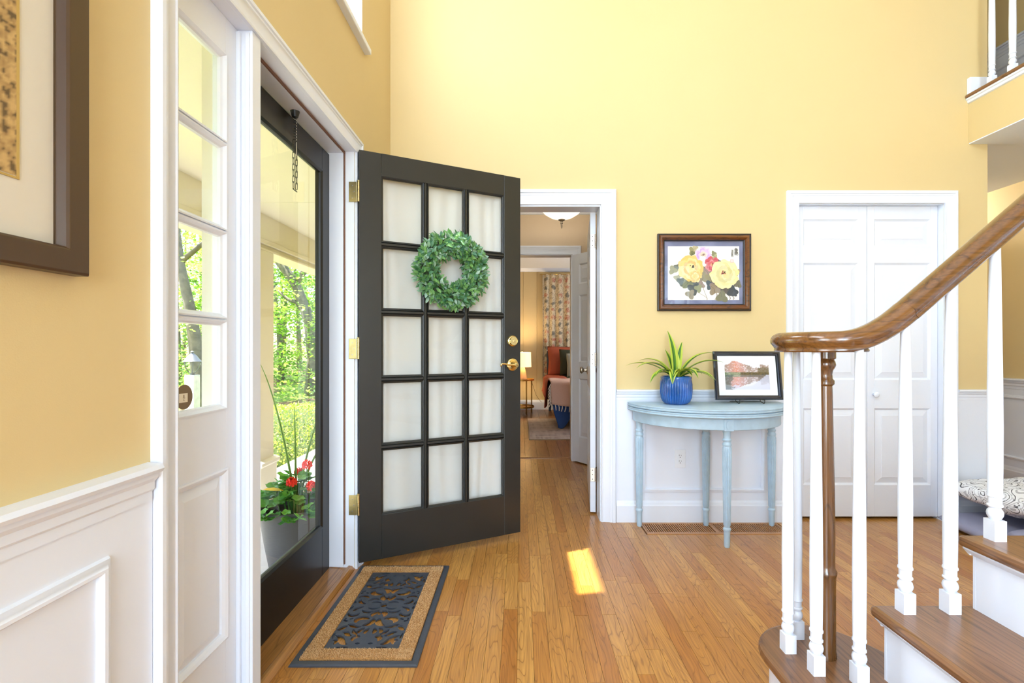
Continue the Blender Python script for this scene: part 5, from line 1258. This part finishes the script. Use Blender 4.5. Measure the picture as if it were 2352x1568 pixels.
l = bpy.data.lights.new('bulb', 'POINT'); l.energy = 26; l.shadow_soft_size = 0.06; l.color = (1.0, 0.76, 0.46); o = bpy.data.objects.new('bulb', l); link(o, la); o.location = (0, 0, 0.36)
outlet((0.385, BY1 - 0.0085, 0.44), 0, 'tan double outlet beside the bed in the far bedroom', tan=True)

# ------------------------------------------------------------------ pet bed right of the closet
pbm = empty('pet_bed', (2.98, 2.80, 0), 0, 'grey lavender pet bed on the floor beyond the stairs', 'pet bed')
M_lav = mat('lavender_fleece', rgb(150, 150, 172), 0.9, bump=(140, .6))
def rounded(name, w, d, z0, z1, m, parent, puff=0.0, loc=(0, 0, 0), colfn=None, n=48):
    b_ = MB(); P = {}
    for sgn in (1, -1):
        for i in range(n + 1):
            for j in range(n + 1):
                u, v = i / n * 2 - 1, j / n * 2 - 1; k = max(0, (1 - abs(u) ** 4) * (1 - abs(v) ** 4)) ** 0.45
                z = (z0 + z1) / 2 + sgn * (z1 - z0) / 2 * k * (1 + puff * fb(2.5, u * 2.2, v * 2.2))
                P[(sgn, i, j)] = (u * w / 2 * (1 - 0.08 * v * v), v * d / 2 * (1 - 0.08 * u * u), z)
        for i in range(n):
            for j in range(n):
                cc = None
                if colfn: cc = tuple(colfn((i + a) / n, (j + c) / n) for a, c in ((0, 0), (1, 0), (1, 1), (0, 1)))
                b_.quad(P[(sgn, i, j)], P[(sgn, i + 1, j)], P[(sgn, i + 1, j + 1)], P[(sgn, i, j + 1)], col=cc)
    o = b_.build(name, m, parent); bm = bmesh.new(); bm.from_mesh(o.data); bmesh.ops.remove_doubles(bm, verts=bm.verts, dist=2e-4); bmesh.ops.recalc_face_normals(bm, faces=bm.faces); bm.to_mesh(o.data); bm.free()
    o.data.polygons.foreach_set('use_smooth', [True] * len(o.data.polygons)); o.location = loc; return o
rounded('cushion_base', 0.80, 0.62, 0.0, 0.10, M_lav, pbm)
rounded('raised_rim', 0.78, 0.14, 0.08, 0.15, M_lav, pbm, loc=(0, -0.22, 0))
def paisley_mat():
    """printed swirls: thin contour lines of smooth noise, grey fills and small dots on white cotton"""
    m = bpy.data.materials.new('paisley_cotton'); m.use_nodes = True; n = m.node_tree.nodes; l = m.node_tree.links; b2 = n['Principled BSDF']; b2.inputs['Roughness'].default_value = 0.85
    tc = n.new('ShaderNodeTexCoord'); t = n.new('ShaderNodeTexNoise'); t.inputs['Scale'].default_value = 6.5; t.inputs['Detail'].default_value = 0.4; t.inputs['Distortion'].default_value = 1.1; l.new(tc.outputs['Object'], t.inputs['Vector'])
    k = n.new('ShaderNodeMath'); k.operation = 'MULTIPLY'; k.inputs[1].default_value = 9.0; l.new(t.outputs[0], k.inputs[0]); f = n.new('ShaderNodeMath'); f.operation = 'FRACT'; l.new(k.outputs[0], f.inputs[0])
    cr = n.new('ShaderNodeValToRGB'); cr.color_ramp.interpolation = 'CONSTANT'; e = cr.color_ramp.elements; e[0].position = 0; e[0].color = rgb(92, 90, 93); e[1].position = 0.14; e[1].color = rgb(240, 240, 242)
    for p, c in ((0.46, rgb(186, 184, 188)), (0.60, rgb(240, 240, 242))): q = e.new(p); q.color = c
    l.new(f.outputs[0], cr.inputs[0])
    v = n.new('ShaderNodeTexVoronoi'); v.inputs['Scale'].default_value = 60; l.new(tc.outputs['Object'], v.inputs['Vector']); lt = n.new('ShaderNodeMath'); lt.operation = 'LESS_THAN'; lt.inputs[1].default_value = 0.26; l.new(v.outputs['Distance'], lt.inputs[0])
    gt = n.new('ShaderNodeMath'); gt.operation = 'GREATER_THAN'; gt.inputs[1].default_value = 0.66; l.new(f.outputs[0], gt.inputs[0]); mu = n.new('ShaderNodeMath'); mu.operation = 'MULTIPLY'; l.new(lt.outputs[0], mu.inputs[0]); l.new(gt.outputs[0], mu.inputs[1])
    mx = n.new('ShaderNodeMix'); mx.data_type = 'RGBA'; l.new(mu.outputs[0], mx.inputs[0]); l.new(cr.outputs[0], mx.inputs[6]); mx.inputs[7].default_value = rgb(120, 118, 122); l.new(mx.outputs[2], b2.inputs['Base Color']); return m
pcu = rounded('paisley_cushion', 0.98, 0.72, 0, 0.15, paisley_mat(), None, 0.5, (3.12, 2.80, 0.152), None, 60)
pcu.rotation_euler = (R(0), R(3), R(8)); tag(pcu, 'white paisley patterned cushion lying on the grey pet bed', 'cushion')

# ------------------------------------------------------------------ porch
M_conc = mat('grey_concrete', rgb(172, 170, 166), 0.9, bump=(90, .6), var=(8, .08))
PZ_ = -0.25
struct(MB().box(-2.75, XL - T, -3.5, 9.0, PZ_ - 0.3, PZ_).build('floor_porch', M_conc), 'grey concrete porch floor outside the storm door')
pc = struct(empty('ceiling_porch', (-1.6, 0, 2.28)), 'cream board ceiling of the porch')
ys = [-3.5, -0.9, 1.53, 3.97, 6.41, 9.0]
for a, b2 in zip(ys[:-1], ys[1:]): MB().box(-0.70, 0.62, a + 0.003, b2 - 0.003, 0, 0.02).build('ceiling_board', M_cream, pc, bevel=0.003)
struct(MB().box(-2.95, XL - T, -3.5, 9.0, 2.305, 2.42).build('roof_porch', mat('grey_shingle', rgb(96, 92, 88), 0.9, bump=(60, 1))), 'porch roof below the upper window')
bmn = MB().box(-2.45, -2.25, -3.5, 9.0, 2.06, 2.30).box(-2.46, -2.238, -3.5, 9.0, 2.02, 2.06).box(-2.43, -2.27, -3.5, 9.0, 1.985, 2.02).box(-2.45, -2.25, -3.5, 9.0, 1.965, 1.985)
struct(bmn.build('trim_25', M_cream, bevel=0.004), 'cream beam along the porch edge')
po = empty('porch_post', (-2.37, 4.37, PZ_), 0, 'square cream porch post seen through the storm door glass', 'post')
MB().box(-0.12, 0.12, -0.12, 0.12, 0.34, 2.215).build('shaft', M_cream, po, bevel=0.004)
MB().box(-0.14, 0.14, -0.14, 0.14, 0, 0.34).build('plinth', M_cream, po, bevel=0.004)
MB().extrude([(-0.15, 0.32), (-0.16, 0.335), (-0.16, 0.36), (-0.125, 0.375), (0.125, 0.375), (0.16, 0.36), (0.16, 0.335), (0.15, 0.32)], lambda a, z, d: (d, a, z), -0.16, 0.16).build('plinth_cap', M_cream, po)
MB().box(-0.02, 0.02, -0.135, -0.12, 0.5, 2.2).build('corner_strip', M_cream, po)
struct(MB().box(-1.43, XL - T, YR - 0.5, 6.8, 4.61, 4.72).build('roof_eave', M_cream), 'cream eave above the upper window')  # unseen overhang put in to narrow the sun patch on the floor

# flower pot on the porch
fp = empty('flower_pot', (-1.34, 2.94, PZ_), 0, 'grey woven-look pot of red geraniums on the porch floor', 'flower pot')
fp.scale = (1, 1, 1.18)
def weave_mat():
    m = mat('dark_grey_basket', rgb(78, 77, 80), 0.55, bump=(26, 0.9, (1, 1, 9))); return m
MB().lathe([(0.001, 0), (0.125, 0), (0.135, 0.01), (0.175, 0.20), (0.198, 0.33), (0.206, 0.345), (0.206, 0.362), (0.192, 0.362), (0.185, 0.31), (0.001, 0.305)], seg=48).build('pot_body', weave_mat(), fp, smooth=True, angle=45)
MB().lathe([(0.001, 0.316), (0.183, 0.316), (0.183, 0.305), (0.001, 0.304)], seg=24).build('soil', MATS['potting_soil'], fp)
gm = [mat('geranium_leaf_%d' % i, c, 0.5, trans=0.25) for i, c in enumerate((rgb(88, 152, 56), rgb(62, 122, 48), rgb(112, 172, 70)))]
def round_leaf(m):
    b_ = MB(); n = 14
    c = (0, 0, -0.006); pts = [((0.03 + 0.0035 * math.cos(5 * a)) * math.cos(a) + 0.012, (0.03 + 0.0035 * math.cos(5 * a)) * math.sin(a), 0.004 + 0.003 * math.sin(4 * a)) for a in [2 * math.pi * k / n for k in range(n)]]
    for k in range(n): b_.poly([c, pts[k], pts[(k + 1) % n]])
    return b_.build('leaf', m, data_only=True, recalc=False, smooth=True)
glm = [round_leaf(m) for m in gm]
rg_ = random.Random(9)
for i in range(210):
    a = rg_.uniform(0, 6.28); r1 = 0.235 * math.sqrt(rg_.random()); z = 0.36 + 0.17 * (1 - (r1 / 0.24) ** 2) * rg_.uniform(0.3, 1) + (0.0 if r1 < 0.18 else -0.05 * rg_.random())
    p = Vector((r1 * math.cos(a), r1 * math.sin(a), z)); d = Vector((math.cos(a), math.sin(a), rg_.uniform(-.4, .3))); nn = Vector((math.cos(a) * .5 + rg_.uniform(-.5, .5), math.sin(a) * .5 + rg_.uniform(-.5, .5), 1.0))
    M4 = leaf_matrix(p, d, nn) @ Matrix.Scale(rg_.uniform(0.7, 1.25), 4); inst('leaf', glm[i % 3], fp, matrix=M4)
stm = MB()
for i in range(26):
    a = rg_.uniform(0, 6.28); r1 = 0.16 * rg_.random(); stm.tube([(r1 * .6 * math.cos(a), r1 * .6 * math.sin(a), 0.30), (r1 * math.cos(a), r1 * math.sin(a), 0.46)], 0.003, 5)
stm.build('stems', gm[1], fp)
M_red = mat('geranium_red', rgb(236, 50, 26), 0.5, trans=0.3)
for (dx, dy, dz) in ((0.02, -0.10, 0.49), (0.075, -0.02, 0.56), (0.13, -0.09, 0.47), (-0.02, 0.08, 0.50)):
    fh = bpy.data.objects.new('flower_head', None); link(fh, fp); fh.location = (dx, dy, dz)
    for q in range(12):
        d = Vector((rg_.gauss(0, 1), rg_.gauss(0, 1), abs(rg_.gauss(0, .7)))).normalized(); b_ = MB(); M4 = leaf_matrix(d * 0.022, d.orthogonal(), d)
        for k in range(5):
            a = 2 * math.pi * k / 5; c_, s_ = math.cos(a), math.sin(a)
            b_.poly([tuple(M4 @ Vector(v)) for v in ((0, 0, 0), (0.010 * c_ - 0.006 * s_, 0.010 * s_ + 0.006 * c_, 0.002), (0.018 * c_ - 0.005 * s_, 0.018 * s_ + 0.005 * c_, 0.003), (0.018 * c_ + 0.005 * s_, 0.018 * s_ - 0.005 * c_, 0.003), (0.010 * c_ + 0.006 * s_, 0.010 * s_ - 0.006 * c_, 0.002))])
        b_.build('blossom', M_red, fh, recalc=False)
    MB().tube([(0, 0, 0), (-dx * .25, -dy * .25, -dz + 0.36)], 0.003, 5).build('stalk', gm[1], fh)
M_spike = mat('spike_leaf', rgb(112, 146, 70), 0.5)
for (ex, ey, ez_, b1) in ((-0.20, -0.06, 1.10, 0.06), (-0.01, 0.0, 0.86, 0.0), (0.10, 0.36, 0.98, -0.03), (0.16, 0.42, 0.80, 0.05)):
    pts = bez((0, 0, 0.32), (ex * .1, ey * .1, 0.5), (ex * .5, ey * .5, ez_ * .85), (ex, ey, ez_), 14); b_ = MB()
    for i in range(14):
        w0, w1 = 0.008 * (1 - (i / 14) ** 2) + 0.0008, 0.008 * (1 - ((i + 1) / 14) ** 2) + 0.0008; p, q = pts[i], pts[i + 1]
        b_.quad((p[0] - w0, p[1], p[2]), (p[0] + w0, p[1], p[2]), (q[0] + w1, q[1], q[2]), (q[0] - w1, q[1], q[2])); b_.quad((p[0], p[1] - w0 * .6, p[2]), (p[0], p[1] + w0 * .6, p[2]), (q[0], q[1] + w1 * .6, q[2]), (q[0], q[1] - w1 * .6, q[2]))
    b_.build('spike_leaf', M_spike, fp, recalc=False)
M_yleaf = leaf_mesh('yellow_leaf', 0.11, 0.022, mat('yellowing_leaf', rgb(214, 176, 40), 0.5, trans=.2)); inst('yellow_leaf', M_yleaf, fp, matrix=leaf_matrix(Vector((-0.12, -0.15, 0.47)), Vector((1, .1, .05)), Vector((0, -.6, 1))))

# ------------------------------------------------------------------ garden
def gz(x, y): return -0.62 + 0.035 * max(0, y - 9) + 0.10 * fb(2, x * .25, y * .25)
gr_ = MB(); nx = 46; G = [[(-50 + 49.0 * i / nx, -6 + 66 * j / nx) for i in range(nx + 1)] for j in range(nx + 1)]
for j in range(nx):
    for i in range(nx): gr_.quad(*[(p[0], p[1], gz(*p)) for p in (G[j][i], G[j][i + 1], G[j + 1][i + 1], G[j + 1][i])])
def ground_mat():
    m = mat('garden_ground', rgb(120, 132, 62), 0.95, bump=(20, 1.0)); n = m.node_tree.nodes; l = m.node_tree.links; b2 = n['Principled BSDF']
    tc = n.new('ShaderNodeTexCoord'); t = n.new('ShaderNodeTexNoise'); t.inputs['Scale'].default_value = 0.7; t.inputs['Detail'].default_value = 6; l.new(tc.outputs['Object'], t.inputs['Vector'])
    cr = n.new('ShaderNodeValToRGB'); e = cr.color_ramp.elements; e[0].position = 0.42; e[0].color = rgb(118, 92, 64); e[1].position = 0.58; e[1].color = rgb(126, 150, 62); l.new(t.outputs[0], cr.inputs[0]); l.new(cr.outputs[0], b2.inputs['Base Color']); return m
struct(gr_.build('ground_garden', ground_mat(), smooth=True), 'mulch and grass ground of the garden')
LF = [mat('tree_leaf_%d' % i, c, 0.5, trans=0.45) for i, c in enumerate((rgb(154, 190, 70), rgb(122, 166, 52), rgb(188, 208, 104), rgb(92, 132, 46)))]
M_bark = mat('grey_bark', rgb(122, 114, 100), 0.95, bump=(14, 1.0, (1, 1, .25)), var=(9, .3))
rt = random.Random(21)
def leaf_cloud(mb, c, spread, n, size):
    for _ in range(n):
        p = Vector(c) + Vector((rt.gauss(0, spread[0]), rt.gauss(0, spread[1]), rt.gauss(0, spread[2])))
        d = Vector((rt.uniform(-1, 1), rt.uniform(-1, 1), rt.uniform(-.7, .3))).normalized(); u = d.cross(Vector((rt.uniform(-.6, .6), rt.uniform(-.6, .6), 1))).normalized(); s_ = size * rt.uniform(.6, 1.3)
        mb.quad(tuple(p), tuple(p + d * s_ * .45 + u * s_ * .36), tuple(p + d * s_), tuple(p + d * s_ * .45 - u * s_ * .36))
def tree(x, y, pts, r0, crowns, label, size=0.13, group=None, per=60, name='garden_tree', branches=()):
    z0 = gz(x, y); t_ = empty(name, (x, y, z0), 0, label, 'tree', group)
    n = len(pts); MB().tube([(0, 0, -0.1)] + list(pts), [r0 * 1.15] + [r0 * (1 - .75 * (k + 1) / n) for k in range(n)], 10).build('trunk', M_bark, t_, smooth=True)
    for bp, br in branches: MB().tube(bp, [br * (1 - .7 * k / (len(bp) - 1)) for k in range(len(bp))], 7).build('branch', M_bark, t_, smooth=True)
    mbs = [MB() for _ in range(4)]
    for (cx, cy, cz, rx, rz, k) in crowns:
        for _ in range(k):
            a = rt.uniform(0, 6.28); q = rt.random() ** .5; c = (cx + rx * q * math.cos(a), cy + rx * q * math.sin(a), cz + rt.uniform(-rz, rz)); leaf_cloud(mbs[rt.choices(range(4), (4, 3, 3, 2))[0]], c, (.32, .32, .14), per, size)
    for k, mb in enumerate(mbs):
        if mb.f: tag(mb.build('foliage', LF[k], t_, recalc=False), kind='stuff')
    return t_
# leaning trunk seen through the storm door glass
tree(-6.75, 16.0, [(0.05, 0, 1.2), (-0.1, 0, 2.4), (-0.55, 0, 3.6), (-1.3, 0, 4.6), (-2.2, .2, 5.6), (-2.8, .3, 7.5)], 0.24, [(-.6, 0, 5.6, 2.6, 1.8, 34), (.8, 0, 4.2, 1.6, 1.2, 14), (-1.2, -1.0, 1.5, 1.6, 1.0, 14), (.5, -1.2, 2.2, 1.2, 1.0, 12)], 'leafy tree with a trunk leaning left behind the azalea hedge', branches=(([(-.1, 0, 2.4), (-.5, 0, 3.0), (-.8, 0, 3.1), (-1.5, 0, 3.7)], .10), ([(-.55, 0, 3.6), (.1, 0, 4.6), (.3, .2, 6.2)], .11)))
# dark trunk behind the lamp post
tree(-6.50, 10.0, [(0.0, 0, .8), (-.10, 0, 1.7), (-.20, 0, 2.4), (-.42, 0, 3.4), (-.55, 0, 4.6), (-.7, 0, 6.5)], 0.17, [(-.4, .4, 4.4, 1.7, 1.0, 30), (-.3, .8, 2.6, 1.5, .8, 12)], 'dark trunked tree behind the white lamp post', 0.11, branches=(([(-.42, 0, 3.4), (.3, 0, 4.0), (1.2, 0, 4.4)], .06),))
GRP = 'slender trees in the wood beyond the garden'
LAB = 'slender green tree in the wood beyond the garden'
for (x, y, h_) in ((-9.2, 19, 8), (-8.0, 20.5, 9), (-10.5, 17, 8), (-11.8, 21, 9), (-9.6, 23, 10), (-13.5, 19.5, 9), (-11.2, 25, 10), (-13.0, 27, 11), (-15.5, 24, 10), (-8.5, 14.6, 6), (-10.2, 14.2, 7), (-17.5, 29, 11), (-15.0, 31, 12), (-12.0, 31, 12), (-6.2, 19.5, 9), (-18.5, 25, 11), (-20.5, 30, 12)):
    le = rt.uniform(-.6, .6)
    tree(x, y, [(le * .2, 0, h_ * .25), (le * .6, 0, h_ * .5), (le, 0, h_ * .75), (le * 1.2, 0, h_)], rt.uniform(.07, .13), [(le, 0, h_ * .62, 2.1, h_ * .30, 30), (0, 0, h_ * .22, 1.5, h_ * .15, 11)], LAB, 0.17 if y > 18 else 0.14, GRP, 46, 'slender_tree')
# undergrowth
ug = MB(); ug2 = MB()
for i in range(170):
    y = rt.uniform(12, 24); x = -y * rt.uniform(.34, .78); leaf_cloud(ug if i % 2 else ug2, (x, y, gz(x, y) + rt.uniform(.1, .9)), (.5, .5, .22), 34, .12)
un = empty('undergrowth', (0, 0, 0), 0, 'low green undergrowth at the edge of the wood', 'undergrowth', None, 'stuff')
tag(ug.build('undergrowth_light', LF[0], un, recalc=False), kind='stuff'); tag(ug2.build('undergrowth_dark', LF[3], un, recalc=False), kind='stuff')
# azalea hedge
hz = empty('azalea_hedge', (-3.75, 7.9, -0.62), 0, 'rounded yellow-green azalea hedge beyond the porch post', 'hedge')
hm = [MB(), MB(), MB()]; hmat = [mat('azalea_leaf_%d' % i, c, 0.5, trans=.35) for i, c in enumerate((rgb(196, 204, 96), rgb(164, 186, 70), rgb(118, 146, 48)))]
core = MB(); n = 18; core.lathe([(max(.01, math.cos(t)), math.sin(t)) for t in [math.pi / 2 * k / 10 for k in range(11)]], seg=28)
c_o = core.build('twig_core', mat('hedge_core', rgb(62, 78, 26), .95, bump=(12, 1)), hz, smooth=True); c_o.scale = (1.35, 2.1, .70)  # dome darkened to paint shade into the gaps between leaves
for i in range(17000):
    t = math.asin(rt.random()); a = rt.uniform(0, 6.28); nn = Vector((math.cos(t) * math.cos(a), math.cos(t) * math.sin(a), math.sin(t))); k_ = 1 + .07 * fb(3, nn.x * 4, nn.y * 4) + rt.uniform(-.01, .06)
    p = Vector((nn.x * 1.38 * k_, nn.y * 2.13 * k_, nn.z * .74 * k_)); d = (nn + Vector((rt.uniform(-1, 1), rt.uniform(-1, 1), rt.uniform(-.6, .8)))).normalized(); u = d.cross(nn).normalized() if d.cross(nn).length > .01 else Vector((1, 0, 0)); s_ = rt.uniform(.024, .045)
    hm[rt.choices(range(3), (4, 3, 2))[0]].quad(tuple(p), tuple(p + d * s_ * .5 + u * s_ * .3), tuple(p + d * s_), tuple(p + d * s_ * .5 - u * s_ * .3))
for k in range(3): tag(hm[k].build('foliage', hmat[k], hz, recalc=False), kind='stuff')
# lamp post
lpz = gz(-4.8, 7.2)
lpst = empty('lamp_post', (-4.80, 7.2, lpz), 0, 'white wooden lamp post with a glass lantern in the garden', 'lamp post')
M_pw = mat('weathered_white', rgb(226, 226, 222), .7, var=(12, .15)); hp = 0.71 - lpz
MB().box(-.07, .07, -.07, .07, -.05, hp).build('post', M_pw, lpst, bevel=.006)
M_lm = mat('lantern_metal', rgb(120, 122, 120), .4, .7)
MB().lathe([(.03, hp), (.03, hp + .02), (.045, hp + .022), (.045, hp + .03)], seg=16).build('lantern_base', M_lm, lpst)
for k in range(6):
    a = k * math.pi / 3; MB().tube([(.045 * math.cos(a), .045 * math.sin(a), hp + .03), (.09 * math.cos(a), .09 * math.sin(a), hp + .10), (.115 * math.cos(a), .115 * math.sin(a), hp + .19)], .004, 5).build('rib', M_lm, lpst)
MB().lathe([(.125, hp + .19), (.125, hp + .197), (.10, hp + .22), (.055, hp + .285), (.02, hp + .315), (.016, hp + .325), (.028, hp + .335), (.012, hp + .35), (.002, hp + .352)], seg=24).build('lantern_roof', M_lm, lpst, smooth=True, angle=40)
MB().lathe([(.042, hp + .032), (.085, hp + .10), (.109, hp + .188)], seg=24).build('lantern_glass', M_glass, lpst, smooth=True)
